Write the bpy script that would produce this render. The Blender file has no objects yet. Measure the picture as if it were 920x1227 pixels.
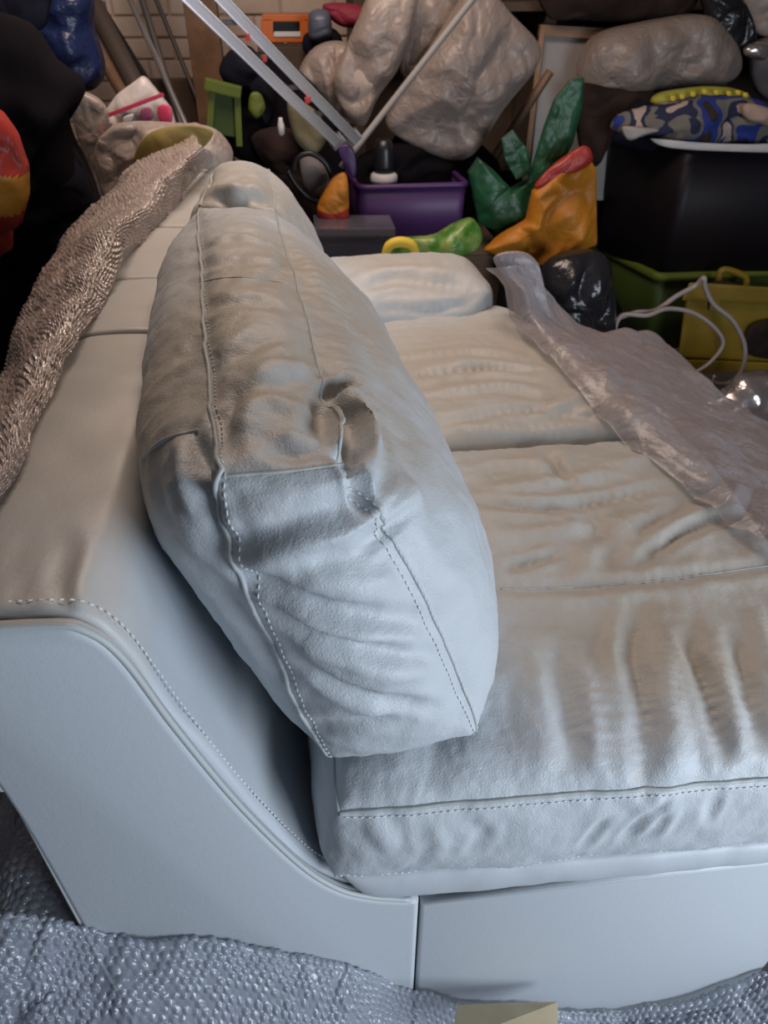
import bpy, bmesh, math, random
import numpy as np
from mathutils import Vector, Matrix, noise
from mathutils.bvhtree import BVHTree
random.seed(4)
S = bpy.context.scene
C = S.collection
# ---------------------------------------------------------------- camera
CAM = Vector((0, 0, 1.22)); FPX = 880.0
PITCH = math.radians(37); YAW = math.radians(6.5)
cd = bpy.data.cameras.new('camera'); cam = bpy.data.objects.new('camera', cd); C.objects.link(cam)
cam.location = CAM; cam.rotation_euler = (math.pi/2-PITCH, 0, -YAW)
cd.sensor_fit = 'VERTICAL'; cd.sensor_height = 36.0; cd.sensor_width = 27.0
cd.lens = FPX*36.0/1227.0; cd.clip_start = .01
cd.dof.use_dof = True; cd.dof.focus_distance = .72; cd.dof.aperture_fstop = 10.0
S.camera = cam
# ---------------------------------------------------------------- light
w = bpy.data.worlds.new('world'); S.world = w; w.use_nodes = True
w.node_tree.nodes['Background'].inputs[0].default_value = (.62, .74, .95, 1)
w.node_tree.nodes['Background'].inputs[1].default_value = .17
def area(name, loc, target, size, size_y, power, col):
    l = bpy.data.lights.new(name, 'AREA'); l.shape = 'RECTANGLE'; l.size = size; l.size_y = size_y
    l.energy = power; l.color = col
    o = bpy.data.objects.new(name, l); C.objects.link(o); o.location = loc
    o.rotation_euler = (Vector(target)-Vector(loc)).to_track_quat('-Z', 'Y').to_euler()
    return o
area('daylight_from_open_garage_door', (1.45, -.72, .85), (.2, .45, .35), 1.2, 1.0, 40, (.82, .90, 1.0))
area('warm_ceiling_lamp', (.0, 1.95, 2.22), (.0, 2.0, 0), 1.1, .7, 27, (1.0, .78, .64))
V = S.view_settings; V.view_transform = 'Standard'; V.look = 'None'; V.gamma = 1; V.exposure = 0.0
try: V.use_curve_mapping = False
except Exception: pass
# ---------------------------------------------------------------- picture point -> place
def ray(px, py):
    u = (px-460)/FPX; v = (py-613.5)/FPX
    fw = math.cos(PITCH)-v*math.sin(PITCH); dn = math.sin(PITCH)+v*math.cos(PITCH)
    return Vector((u*math.cos(YAW)+fw*math.sin(YAW), -u*math.sin(YAW)+fw*math.cos(YAW), -dn))
def PY(px, py, Y): r = ray(px, py); return CAM+r*(Y/r.y)
def PZ(px, py, Z): r = ray(px, py); return CAM+r*((Z-CAM.z)/r.z)
FL = -.12
# ---------------------------------------------------------------- materials
def nt(name):
    m = bpy.data.materials.new(name); m.use_nodes = True
    return m, m.node_tree.nodes, m.node_tree.links, m.node_tree.nodes['Principled BSDF']
def simple(name, col, rough=.6, metal=0, col2=None, scale=8, bump=0, bscale=40, coat=0, spec=.5, dist=.002):
    m, N, L, B = nt(name)
    B.inputs['Base Color'].default_value = (*col, 1); B.inputs['Roughness'].default_value = rough
    B.inputs['Metallic'].default_value = metal; B.inputs['Coat Weight'].default_value = coat
    B.inputs['Specular IOR Level'].default_value = spec
    tc = N.new('ShaderNodeTexCoord')
    if col2 is not None:
        n = N.new('ShaderNodeTexNoise'); n.inputs['Scale'].default_value = scale; n.inputs['Detail'].default_value = 5
        L.new(tc.outputs['Object'], n.inputs['Vector'])
        r = N.new('ShaderNodeValToRGB'); r.color_ramp.elements[0].position = .38; r.color_ramp.elements[1].position = .62
        r.color_ramp.elements[0].color = (*col, 1); r.color_ramp.elements[1].color = (*col2, 1)
        L.new(n.outputs['Fac'], r.inputs['Fac']); L.new(r.outputs['Color'], B.inputs['Base Color'])
    if bump:
        n = N.new('ShaderNodeTexNoise'); n.inputs['Scale'].default_value = bscale; n.inputs['Detail'].default_value = 4
        L.new(tc.outputs['Object'], n.inputs['Vector'])
        b = N.new('ShaderNodeBump'); b.inputs['Strength'].default_value = bump; b.inputs['Distance'].default_value = dist
        L.new(n.outputs['Fac'], b.inputs['Height']); L.new(b.outputs['Normal'], B.inputs['Normal'])
    return m
def leather(name, clean, soiled, amount, grain=1.0, rough=.48):
    """pale leather: creamy soiling where it is sat on and handled, pore grain, fine creases"""
    m, N, L, B = nt(name)
    g = N.new('ShaderNodeNewGeometry')
    n = N.new('ShaderNodeTexNoise'); n.inputs['Scale'].default_value = 5.5; n.inputs['Detail'].default_value = 6; n.inputs['Roughness'].default_value = .6
    L.new(g.outputs['Position'], n.inputs['Vector'])
    a = N.new('ShaderNodeAttribute'); a.attribute_name = 'soil'
    ad = N.new('ShaderNodeMath'); ad.operation = 'MULTIPLY_ADD'
    L.new(n.outputs['Fac'], ad.inputs[0]); ad.inputs[1].default_value = 1.1; ad.inputs[2].default_value = amount-.75
    a2 = N.new('ShaderNodeMath'); a2.operation = 'ADD'; a2.use_clamp = True
    L.new(ad.outputs[0], a2.inputs[0]); L.new(a.outputs['Fac'], a2.inputs[1])
    mx = N.new('ShaderNodeMix'); mx.data_type = 'RGBA'
    mx.inputs['A'].default_value = (*clean, 1); mx.inputs['B'].default_value = (*soiled, 1)
    L.new(a2.outputs[0], mx.inputs['Factor'])
    # brown rubbed stains
    a3 = N.new('ShaderNodeAttribute'); a3.attribute_name = 'stain'
    mx2 = N.new('ShaderNodeMix'); mx2.data_type = 'RGBA'; mx2.inputs['B'].default_value = (.27, .22, .165, 1)
    L.new(a3.outputs['Fac'], mx2.inputs['Factor']); L.new(mx.outputs['Result'], mx2.inputs['A'])
    L.new(mx2.outputs['Result'], B.inputs['Base Color'])
    B.inputs['Roughness'].default_value = rough; B.inputs['Specular IOR Level'].default_value = .45
    v = N.new('ShaderNodeTexVoronoi'); v.inputs['Scale'].default_value = 330; v.feature = 'DISTANCE_TO_EDGE'
    n2 = N.new('ShaderNodeTexNoise'); n2.inputs['Scale'].default_value = 90; n2.inputs['Detail'].default_value = 5; n2.inputs['Distortion'].default_value = 1.2
    L.new(g.outputs['Position'], v.inputs['Vector']); L.new(g.outputs['Position'], n2.inputs['Vector'])
    b1 = N.new('ShaderNodeBump'); b1.inputs['Strength'].default_value = .36*grain; b1.inputs['Distance'].default_value = .0013
    b2 = N.new('ShaderNodeBump'); b2.inputs['Strength'].default_value = .3*grain; b2.inputs['Distance'].default_value = .0025
    L.new(v.outputs['Distance'], b1.inputs['Height']); L.new(n2.outputs['Fac'], b2.inputs['Height'])
    L.new(b1.outputs['Normal'], b2.inputs['Normal']); L.new(b2.outputs['Normal'], B.inputs['Normal'])
    return m
def film(name, col, clear, rough=.18, bump=.5, bscale=25, dist=.01, coat=1.0):
    """thin plastic film: partly see-through, milky, shiny"""
    m, N, L, B = nt(name)
    B.inputs['Base Color'].default_value = (*col, 1); B.inputs['Roughness'].default_value = rough
    B.inputs['Specular IOR Level'].default_value = .9
    B.inputs['Coat Weight'].default_value = coat; B.inputs['Coat Roughness'].default_value = .05 if coat > .9 else .2
    tr = N.new('ShaderNodeBsdfTransparent'); tr.inputs['Color'].default_value = (.93, .94, .95, 1)
    lw = N.new('ShaderNodeLayerWeight'); lw.inputs['Blend'].default_value = .25
    mr = N.new('ShaderNodeMapRange'); mr.inputs['To Min'].default_value = 1-clear; mr.inputs['To Max'].default_value = 1
    L.new(lw.outputs['Facing'], mr.inputs['Value'])
    mx = N.new('ShaderNodeMixShader'); L.new(mr.outputs['Result'], mx.inputs[0])
    L.new(tr.outputs[0], mx.inputs[1]); L.new(B.outputs[0], mx.inputs[2])
    L.new(mx.outputs[0], N['Material Output'].inputs['Surface'])
    g = N.new('ShaderNodeNewGeometry')
    n = N.new('ShaderNodeTexNoise'); n.inputs['Scale'].default_value = bscale; n.inputs['Detail'].default_value = 5; n.inputs['Distortion'].default_value = 1.5
    L.new(g.outputs['Position'], n.inputs['Vector'])
    b = N.new('ShaderNodeBump'); b.inputs['Strength'].default_value = bump; b.inputs['Distance'].default_value = dist
    L.new(n.outputs['Fac'], b.inputs['Height']); L.new(b.outputs['Normal'], B.inputs['Normal'])
    return m
CLEAN = (.50, .54, .575); SOIL = (.445, .415, .365)
def camo(name):
    m = simple(name, (.02, .04, .20), .85, bump=.4, bscale=14, dist=.01); N, L, B = m.node_tree.nodes, m.node_tree.links, m.node_tree.nodes['Principled BSDF']
    g = N.new('ShaderNodeTexCoord'); n = N.new('ShaderNodeTexNoise'); n.inputs['Scale'].default_value = 7; n.inputs['Detail'].default_value = 1; n.inputs['Distortion'].default_value = .2
    r = N.new('ShaderNodeValToRGB'); r.color_ramp.interpolation = 'CONSTANT'; e = r.color_ramp.elements
    e[0].position = 0; e[0].color = (.03, .02, .02, 1); e[1].position = .40; e[1].color = (.018, .04, .24, 1)
    for p, c in ((.50, (.16, .15, .13, 1)), (.565, (.015, .02, .06, 1)), (.61, (.42, .33, .30, 1)), (.68, (.02, .05, .28, 1))):
        x = e.new(p); x.color = c
    L.new(g.outputs['Object'], n.inputs['Vector']); L.new(n.outputs['Fac'], r.inputs['Fac']); L.new(r.outputs['Color'], B.inputs['Base Color'])
    return m
M = dict(
 lea=leather('ice_blue_leather', CLEAN, SOIL, .05),
 lea_flat=leather('ice_blue_leather_smooth', (.485, .525, .565), SOIL, .0, .28, .45),
 piping=leather('leather_piping', (.44, .48, .49), SOIL, .25, .2, .5),
 thread=simple('pale_thread', (.66, .70, .72), .7),
 gap=simple('shadow_gap_fill', (.05, .05, .05), .9),
 wrap=film('bubble_wrap_film', (.37, .41, .49), .55, .05, .4, 90, .004),
 wrapw=film('bubble_wrap_film_warm', (.58, .48, .44), .5, .09, .5, 60, .006),
 sheet=film('clear_polythene', (.40, .35, .36), .55, .4, .8, 26, .010, .35),
 bagfilm=film('milky_polythene', (.40, .325, .285), .45, .42, .8, 24, .010, .3),
 foam=simple('pale_foam', (.47, .385, .335), .85, col2=(.41, .335, .29), bump=.3),
 brick=simple('cream_painted_brick', (.78, .64, .55), .85, col2=(.70, .57, .48), scale=9, bump=.5, bscale=35, dist=.004),
 mortar=simple('painted_mortar', (.58, .46, .39), .9, bump=.4),
 plaster=simple('dull_plaster', (.10, .085, .08), .9, col2=(.07, .06, .055), bump=.3),
 concrete=simple('dark_concrete', (.09, .09, .10), .85, col2=(.06, .06, .065), scale=5, bump=.5),
 ceil=simple('ceiling_boards', (.22, .19, .16), .9),
 wood=simple('brown_timber', (.20, .11, .06), .7, col2=(.14, .075, .04), scale=14, bump=.2),
 lwood=simple('light_timber', (.30, .18, .11), .6, col2=(.24, .14, .08), scale=14),
 dwood=simple('dark_stick', (.075, .055, .045), .6),
 alu=simple('brushed_aluminium', (.72, .72, .78), .32, .85, bump=.05),
 greymetal=simple('grey_metal', (.16, .15, .15), .45, .5),
 red=simple('red_plastic', (.42, .03, .03), .5),
 redbag=simple('red_bag_plastic', (.34, .03, .022), .42, bump=.5, bscale=16, dist=.015),
 yelbag=simple('yellow_bag_plastic', (.45, .21, .02), .42, bump=.5, bscale=16, dist=.015),
 orange=simple('orange_plastic', (.55, .13, .02), .45),
 orangebag=simple('orange_bag_plastic', (.52, .20, .015), .5, col2=(.46, .17, .015), bump=.6, bscale=14, dist=.015),
 purple=simple('purple_plastic', (.065, .022, .115), .45),
 black=simple('black_plastic', (.012, .012, .015), .35),
 tubblack=simple('black_tub_plastic', (.008, .006, .010), .5, col2=(.012, .008, .009), scale=5, spec=.3),
 binbag=simple('black_bin_bag', (.018, .018, .022), .22, bump=.7, bscale=18, dist=.012),
 cloth=simple('black_cloth', (.006, .005, .007), .95, bump=.4, bscale=12, dist=.01, spec=.1),
 navy=simple('navy_cloth', (.012, .014, .028), .9, col2=(.008, .008, .013), bump=.4, bscale=14, spec=.15),
 brown=simple('dark_brown_cloth', (.035, .022, .020), .9, col2=(.02, .013, .012), bump=.3, spec=.15),
 grey=simple('grey_cloth', (.20, .18, .18), .85, col2=(.15, .135, .14), bump=.4, bscale=20),
 bluebag=simple('blue_bag_plastic', (.014, .024, .085), .3, bump=.8, bscale=14, dist=.02),
 bluecloth=camo('blue_camouflage_print'),
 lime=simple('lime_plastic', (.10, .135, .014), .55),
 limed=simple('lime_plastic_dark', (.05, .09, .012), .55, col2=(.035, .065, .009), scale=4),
 green=simple('green_bag_plastic', (.012, .085, .035), .42, col2=(.01, .06, .025), bump=.6, bscale=14, dist=.015),
 lgreen=simple('bright_green_print', (.04, .17, .015), .35, col2=(.22, .30, .08), scale=26, bump=.4, bscale=30, dist=.006),
 yellow=simple('yellow_plastic', (.26, .175, .012), .55, col2=(.20, .13, .01), scale=7),
 bright=simple('bright_yellow', (.75, .55, .05), .5),
 white=simple('white_plastic', (.62, .60, .60), .5),
 cable=simple('dirty_white_cable', (.36, .31, .30), .5),
 board=simple('pale_board', (.36, .34, .33), .6, col2=(.31, .29, .28), scale=3),
 silver=simple('silver_foil', (.62, .55, .55), .22, .8, bump=.6, bscale=14, dist=.02),
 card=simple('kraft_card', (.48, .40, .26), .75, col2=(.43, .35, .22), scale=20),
 dcard=simple('dark_brown_cardboard', (.10, .07, .05), .85, col2=(.08, .055, .04)),  # dark brown of the boxes, shelving and low board
 white_bag=simple('white_print_bag', (.60, .55, .53), .4, bump=.4, bscale=22, dist=.01),
 pink=simple('pink_print', (.62, .05, .12), .45),
 mauve=simple('mauve_print', (.28, .07, .15), .45),
 mustard=simple('mustard_cloth', (.26, .19, .05), .8, col2=(.20, .15, .045), bump=.4),
 tan=simple('tan_cloth', (.42, .30, .24), .85), olive=simple('olive_cloth', (.22, .20, .12), .85),
 teal=simple('dark_teal_cloth', (.035, .07, .07), .85), yelg=simple('yellow_green_print', (.35, .36, .05), .7),
 crimson=simple('crimson_cloth', (.26, .02, .05), .7), steel=simple('steel_blue_plastic', (.10, .12, .17), .4),
 clearbox=film('clear_box_plastic', (.13, .13, .17), .45, .2, .1),
)
# ---------------------------------------------------------------- object helpers
def finish(name, me, mats, parent=None, kind=None, smooth=True):
    o = bpy.data.objects.new(name, me); C.objects.link(o)
    for m in (mats if isinstance(mats, (list, tuple)) else [mats]): me.materials.append(m)
    if smooth: me.polygons.foreach_set('use_smooth', [True]*len(me.polygons))
    if parent is not None:
        o.parent = parent; o.matrix_parent_inverse = Matrix.Translation(-parent.location)
    if kind: o['kind'] = kind
    me.update(); return o
def mesh(name, vs, fs, mats, parent=None, kind=None, smooth=True):
    me = bpy.data.meshes.new(name); me.from_pydata([tuple(map(float, v)) for v in vs], [], [tuple(f) for f in fs])
    return finish(name, me, mats, parent, kind, smooth)
def tag(o, label, cat, group=None):
    o['label'] = label; o['category'] = cat
    if group: o['group'] = group
    return o
def empty(name, loc, label, cat, group=None):
    o = bpy.data.objects.new(name, None); C.objects.link(o); o.location = loc; o.empty_display_size = .05
    return tag(o, label, cat, group)
def hexa(name, pts, mat, parent=None, bev=.004, kind=None, seg=2):
    """box from 8 corners: bottom ring of 4 then top ring of 4"""
    bm = bmesh.new(); v = [bm.verts.new(p) for p in pts]
    for f in ((3,2,1,0),(4,5,6,7),(0,1,5,4),(1,2,6,5),(2,3,7,6),(3,0,4,7)): bm.faces.new([v[i] for i in f])
    if bev: bmesh.ops.bevel(bm, geom=list(bm.edges), offset=bev, segments=seg, affect='EDGES', profile=.7)
    bmesh.ops.recalc_face_normals(bm, faces=bm.faces)
    me = bpy.data.meshes.new(name); bm.to_mesh(me); bm.free()
    return finish(name, me, mat, parent, kind, smooth=False)
def box(name, lo, hi, mat, parent=None, bev=.004, kind=None):
    x0, y0, z0 = lo; x1, y1, z1 = hi
    return hexa(name, [(x0,y0,z0),(x1,y0,z0),(x1,y1,z0),(x0,y1,z0),(x0,y0,z1),(x1,y0,z1),(x1,y1,z1),(x0,y1,z1)], mat, parent, bev, kind)
def tube_data(pts, r, sides=8, vs=None, fs=None, closed=False):
    vs = [] if vs is None else vs; fs = [] if fs is None else fs
    pts = [Vector(p) for p in pts]; n = len(pts); base = len(vs)
    up = Vector((.3, .2, 1)).normalized(); prev = None
    for i, p in enumerate(pts):
        t = (pts[min(i+1, n-1)]-pts[max(i-1, 0)])
        if t.length < 1e-9: t = Vector((0, 1, 0))
        t.normalize()
        a = prev if prev is not None else (t.cross(up) if abs(t.dot(up)) < .95 else t.cross(Vector((1, 0, 0))))
        a = (a-t*a.dot(t)).normalized(); prev = a; b = t.cross(a)
        rr = r[i] if isinstance(r, (list, tuple)) else r
        for k in range(sides):
            an = 2*math.pi*k/sides; vs.append(p+(a*math.cos(an)+b*math.sin(an))*rr)
    for i in range(n-1):
        for k in range(sides):
            k2 = (k+1) % sides
            fs.append((base+i*sides+k, base+i*sides+k2, base+(i+1)*sides+k2, base+(i+1)*sides+k))
    fs.append(tuple(base+k for k in range(sides))[::-1]); fs.append(tuple(base+(n-1)*sides+k for k in range(sides)))
    return vs, fs
def smooth_line(pts, n=12):
    P = [Vector(p) for p in pts]; out = []
    for i in range(len(P)-1):
        p0 = P[max(i-1, 0)]; p1 = P[i]; p2 = P[i+1]; p3 = P[min(i+2, len(P)-1)]
        for k in range(n):
            t = k/n
            out.append(.5*((2*p1)+(p2-p0)*t+(2*p0-5*p1+4*p2-p3)*t*t+(3*p1-p0-3*p2+p3)*t**3))
    out.append(P[-1]); return out
def tube(name, pts, r, mat, parent=None, sides=8, sm=0, kind=None):
    if sm:
        n0 = len(pts); pts = smooth_line(pts, sm)
        if isinstance(r, (list, tuple)): r = [float(v) for v in np.interp(np.linspace(0, n0-1, len(pts)), range(n0), r)]
    vs, fs = tube_data(pts, r, sides); return mesh(name, vs, fs, mat, parent, kind)
def bar(name, a, b, wd, th, mat, parent=None, side=None, bev=.002):
    a = Vector(a); b = Vector(b); t = (b-a).normalized()
    s = Vector(side) if side else t.cross(Vector((0, 0, 1)))
    s = (s-t*s.dot(t)).normalized(); n = t.cross(s)
    q = [(-1,-1),(1,-1),(1,1),(-1,1)]
    return hexa(name, [a+s*wd/2*i+n*th/2*j for i, j in q]+[b+s*wd/2*i+n*th/2*j for i, j in q], mat, parent, bev)
def resample(pts, step):
    out = [Vector(pts[0])]; acc = 0; pts = [Vector(p) for p in pts]
    for i in range(len(pts)-1):
        a, b = pts[i], pts[i+1]; l = (b-a).length
        while acc+l >= step and l > 1e-9:
            t = (step-acc)/l; a = a.lerp(b, t); out.append(a.copy()); l = (b-a).length; acc = 0
        acc += l
    return out
def stitches(name, pts, parent, r=.0007, ln=.0042, gap=.0030, out=None):
    """a run of short raised thread dashes along a line"""
    q = resample(pts, .0006); n1 = int(ln/.0006); n2 = int(gap/.0006); vs, fs = [], []; i = 0
    while i+n1 < len(q):
        seg = [q[i], q[i+n1//2], q[i+n1]]; tube_data(seg, [r*.6, r, r*.6], 5, vs, fs); i += n1+n2
    return mesh(name, vs, fs, M['thread'], parent, 'stuff')
def fbm(p, s, seed=0, octv=3):
    return noise.fractal(Vector(p)*s+Vector((seed*7.3, seed*3.1, seed*1.7)), 1.0, 2.0, octv)
def crease(p, s, seed=0):
    """sharp crumple ridges"""
    q = Vector(p)*s*1.1+Vector((seed*5.1, seed*2.3, seed*9.7))
    q = q+Vector((noise.noise(q*1.3), noise.noise(q*1.3+Vector((9, 2, 4))), noise.noise(q*1.3+Vector((1, 7, 3)))))*.5
    d = noise.voronoi(q)[0]; e = noise.voronoi(q*2.3)[0]
    return 1.25*min(d[1]-d[0], .8)-.4+.22*min(e[1]-e[0], .8)
def bag(name, outline, Y, thick, mat, amp=.012, cs=9, seed=0, parent=None, matfn=None, rings=26, M_=96, flat=.42, lean=0, sm=True, zfloor=None):
    """a stuffed or crumpled soft thing: outline corners (picture points at depth Y), given a real body 'thick' deep"""
    pts = [PY(x, y, Y) for x, y in outline]; cs = cs*.62
    n = len(pts); loop = []
    for i in range(n):
        p0, p1, p2, p3 = pts[i-1], pts[i], pts[(i+1) % n], pts[(i+2) % n]
        for k in range(6):
            t = k/6
            loop.append(.5*((2*p1)+(p2-p0)*t+(2*p0-5*p1+4*p2-p3)*t*t+(3*p1-p0-3*p2+p3)*t**3) if sm else p1.lerp(p2, t))
    cc = sum(loop, Vector())/len(loop)
    tot = resample(loop+[loop[0]], sum((loop[i]-loop[i-1]).length for i in range(len(loop)))/M_)[:M_]
    mm = len(tot); vs = []; fs = []
    for side in (-1, 1):
        for r in range(rings):
            f = .55*math.sin(math.pi/2*r/rings)+.45*r/rings
            for k in range(mm):
                p = cc.lerp(tot[k], f)
                d = thick/2*(1-f**2.4)**flat*side
                c_ = crease(p+Vector((0, side*.7, 0)), cs, seed)*amp
                fb = fbm(p+Vector((0, side*.7, 0)), cs*.5, seed)*amp*.9
                q = p+Vector((0, d*(.75+.35*fbm(p, 5, seed+2))+side*(c_*1.5+fb)*(1-f**6), 0)); q.y += lean*(p.z-cc.z)
                vs.append(q)
                if r == 0: break
    vs2 = []
    for k in range(mm):
        p = tot[k]+(tot[k]-cc).normalized()*(crease(tot[k], cs*1.4, seed+3)*amp*.5-.002); p.y += lean*(tot[k].z-cc.z); vs2.append(p)
    nside = 1+(rings-1)*mm
    base2 = len(vs); vs += vs2
    for s in (0, 1):
        b = s*nside
        for k in range(mm):
            k2 = (k+1) % mm; f = (b, b+1+k, b+1+k2); fs.append(f if s else f[::-1])
        for r in range(rings-2):
            for k in range(mm):
                k2 = (k+1) % mm; a = b+1+r*mm
                f = (a+k, a+mm+k, a+mm+k2, a+k2); fs.append(f if s else f[::-1])
        a = b+1+(rings-2)*mm
        for k in range(mm):
            k2 = (k+1) % mm; f = (a+k, base2+k, base2+k2, a+k2); fs.append(f if s else f[::-1])
    if zfloor is not None:
        for v in vs: v.z = max(v.z, zfloor)
    o = mesh(name, vs, fs, mat, parent)
    if matfn:
        for p in o.data.polygons: p.material_index = matfn(p.center)
    return o
def loft(name, rails, nu, nv, mat, parent=None, wob=None, bub=None, kind=None, thick=0):
    """sheet through several rails (each a list of world points); wob(p)->offset; bub=(pitch, radius, height)"""
    R = []
    for r in rails:
        q = smooth_line(r, 24); L = sum((q[i+1]-q[i]).length for i in range(len(q)-1)); R.append([q[min(int(t*(len(q)-1)), len(q)-1)].lerp(q[min(int(t*(len(q)-1))+1, len(q)-1)], t*(len(q)-1)-int(t*(len(q)-1))) for t in np.linspace(0, 1, nu)])
    G = np.zeros((nu, nv, 3))
    for i in range(nu):
        q = smooth_line([r[i] for r in R], 24); m = len(q)-1
        for j in range(nv):
            t = j/(nv-1)*m; k = min(int(t), m-1); p = q[k].lerp(q[k+1], t-k)
            if wob: p = p+wob(p)
            G[i, j] = p
    du = np.gradient(G, axis=0); dv = np.gradient(G, axis=1)
    nn = np.cross(du, dv); nn /= np.linalg.norm(nn, axis=2, keepdims=True)+1e-12
    if nn[..., 2].mean() < 0: nn = -nn
    if bub:
        pitch, rad, h = bub
        su = np.linalg.norm(du, axis=2).mean(axis=1).cumsum()[:, None]*np.ones((1, nv)); sv = np.linalg.norm(dv, axis=2).mean(axis=0).cumsum()[None, :]*np.ones((nu, 1))
        ia, ja = np.meshgrid(np.arange(nu), np.arange(nv), indexing='ij')
        su = su+.005*np.sin(sv*21+1)+.002*np.sin(su*37+sv*23); sv = sv+.005*np.sin(su*19+2)+.002*np.sin(sv*41+su*29)
        best = np.full((nu, nv), 9.); hh = np.ones((nu, nv))
        rowh = pitch*.866
        r0 = np.floor(sv/rowh)
        for dr in (0, 1):
            row = r0+dr; off = (row % 2)*pitch/2
            cx = np.round((su-off)/pitch)*pitch+off; dd = np.hypot(su-cx, sv-row*rowh)
            rn = np.abs(np.sin(np.round(cx/pitch*2)*12.9898+row*78.233)*43758.5453) % 1; hh = np.where(dd < best, np.where(rn < .12, .15, .6+.6*rn), hh); best = np.minimum(best, dd)
        dome = hh*h*np.sqrt(np.clip(1-(best/rad)**2, 0, 1))
        G += nn*dome[..., None]
    fs = [(i*nv+j, (i+1)*nv+j, (i+1)*nv+j+1, i*nv+j+1) for i in range(nu-1) for j in range(nv-1)]
    o = mesh(name, G.reshape(-1, 3), fs, mat, parent, kind)
    if thick:
        md = o.modifiers.new('thickness', 'SOLIDIFY'); md.thickness = thick
    return o
# ---------------------------------------------------------------- pillow (boxed cushion) builder
class Pillow:
    """boxed cushion. corner[(a,b,c)] a=width(-1 left,+1 right) b=length(-1 near,+1 far) c=height(-1,+1); six bulges; lattice nx,ny,nz"""
    def __init__(s, corner, bulge, n, exps=(2, 2, 2), post=None, relax=0):
        s.n = n; nx, ny, nz = n; s.idx = {}; cube = []
        def mp(i, m, e):
            t = 2*i/m-1
            return math.sin(t*math.pi/2) if e <= 2.5 else (abs(t)**.9*(1 if t > 0 else -1))
        for i in range(nx+1):
            for j in range(ny+1):
                for k in range(nz+1):
                    if i in (0, nx) or j in (0, ny) or k in (0, nz):
                        s.idx[(i, j, k)] = len(cube); cube.append((mp(i, nx, exps[0]), mp(j, ny, exps[1]), mp(k, nz, exps[2])))
        q = np.array(cube); a, b, c = q.T; P = np.zeros_like(q)
        for (ca, cb, cc), v in corner.items():
            wt = (1+ca*a)/2*(1+cb*b)/2*(1+cc*c)/2; P += wt[:, None]*np.array(v)[None, :]
        def ctr(ax, sg): return np.mean([np.array(v) for kk, v in corner.items() if kk[ax] == sg], axis=0)
        sh = [np.sqrt(np.clip(1-np.abs(t)**e, 0, 1)) for t, e in zip((a, b, c), exps)]
        for ax in range(3):
            d = ctr(ax, 1)-ctr(ax, -1); d /= np.linalg.norm(d); o1, o2 = [x for x in range(3) if x != ax]
            for sg in (-1, 1):
                mk = (q[:, ax]*sg > .9999)
                P[mk] += (d*sg*bulge[(ax, sg)])[None, :]*(sh[o1]*sh[o2])[mk][:, None]
        if post: P = post(q, P)
        s.q = q; s.P = P; F = []
        I = s.idx
        for i in range(nx):
            for j in range(ny):
                F.append((I[i,j,0], I[i,j+1,0], I[i+1,j+1,0], I[i+1,j,0])); F.append((I[i,j,nz], I[i+1,j,nz], I[i+1,j+1,nz], I[i,j+1,nz]))
        for i in range(nx):
            for k in range(nz):
                F.append((I[i,0,k], I[i+1,0,k], I[i+1,0,k+1], I[i,0,k+1])); F.append((I[i,ny,k], I[i,ny,k+1], I[i+1,ny,k+1], I[i+1,ny,k]))
        for j in range(ny):
            for k in range(nz):
                F.append((I[0,j,k], I[0,j,k+1], I[0,j+1,k+1], I[0,j+1,k])); F.append((I[nx,j,k], I[nx,j+1,k], I[nx,j+1,k+1], I[nx,j,k+1]))
        if relax:
            Fa = np.array(F)
            for _ in range(relax):
                A_ = np.zeros_like(P); W_ = np.zeros(len(P))
                for k in range(4):
                    for kk in ((k+1) % 4, (k+3) % 4):
                        np.add.at(A_, Fa[:, k], P[Fa[:, kk]]); np.add.at(W_, Fa[:, k], 1)
                P = P*.5+A_/W_[:, None]*.5
            s.P = P
        s.F = F; s.soil = np.zeros(len(P)); s.stain = np.zeros(len(P)); s.bvh = None
    def normals(s):
        F = np.array(s.F); P = s.P
        fn = np.cross(P[F[:, 2]]-P[F[:, 0]], P[F[:, 3]]-P[F[:, 1]]); N = np.zeros_like(P)
        for k in range(4): np.add.at(N, F[:, k], fn)
        return N/(np.linalg.norm(N, axis=1, keepdims=True)+1e-12)
    def tree(s):
        s.bvh = BVHTree.FromPolygons([Vector(p) for p in s.P], s.F); return s.bvh
    def on(s, px, py):
        h = s.bvh.ray_cast(CAM, ray(px, py).normalized()); return h[0]
    def line(s, pl, m=14):
        pl = smooth_line([(x, y, 0) for x, y in pl], m); out = []
        for p in pl:
            h = s.on(p.x, p.y)
            if h is not None: out.append(h)
        return out
    def folds(s, L):
        """each fold: (points, height(+ridge/-valley), half width)"""
        s.tree(); N = s.normals(); D = np.zeros(len(s.P))
        for pl, amp, wd in L:
            K = s.line(pl, 8)
            if len(K) < 2: continue
            K = np.array(K); t = np.linspace(0, 1, len(K)); wgt = np.sin(np.pi*np.clip(t*.92+.04, 0, 1))**.6
            lo = K.min(0)-3*wd; hi = K.max(0)+3*wd
            mk = np.all((s.P > lo) & (s.P < hi), axis=1)
            if not mk.any(): continue
            d = np.linalg.norm(s.P[mk][:, None, :]-K[None], axis=2); j = d.argmin(1); dm = d[np.arange(len(j)), j]
            g = (np.exp(-(dm/wd)**2)-.42*np.exp(-((dm-1.9*wd)/(wd*.9))**2))
            D[mk] += 1.3*amp*wgt[j]*g
        s.P = s.P+N*D[:, None]
    def paint(s, attr, blobs):
        A = getattr(s, attr)
        for px, py, r, v in blobs:
            h = s.on(px, py)
            if h is None: continue
            d = np.linalg.norm(s.P-np.array(h), axis=1); A += v*np.exp(-(d/r)**2)
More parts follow.
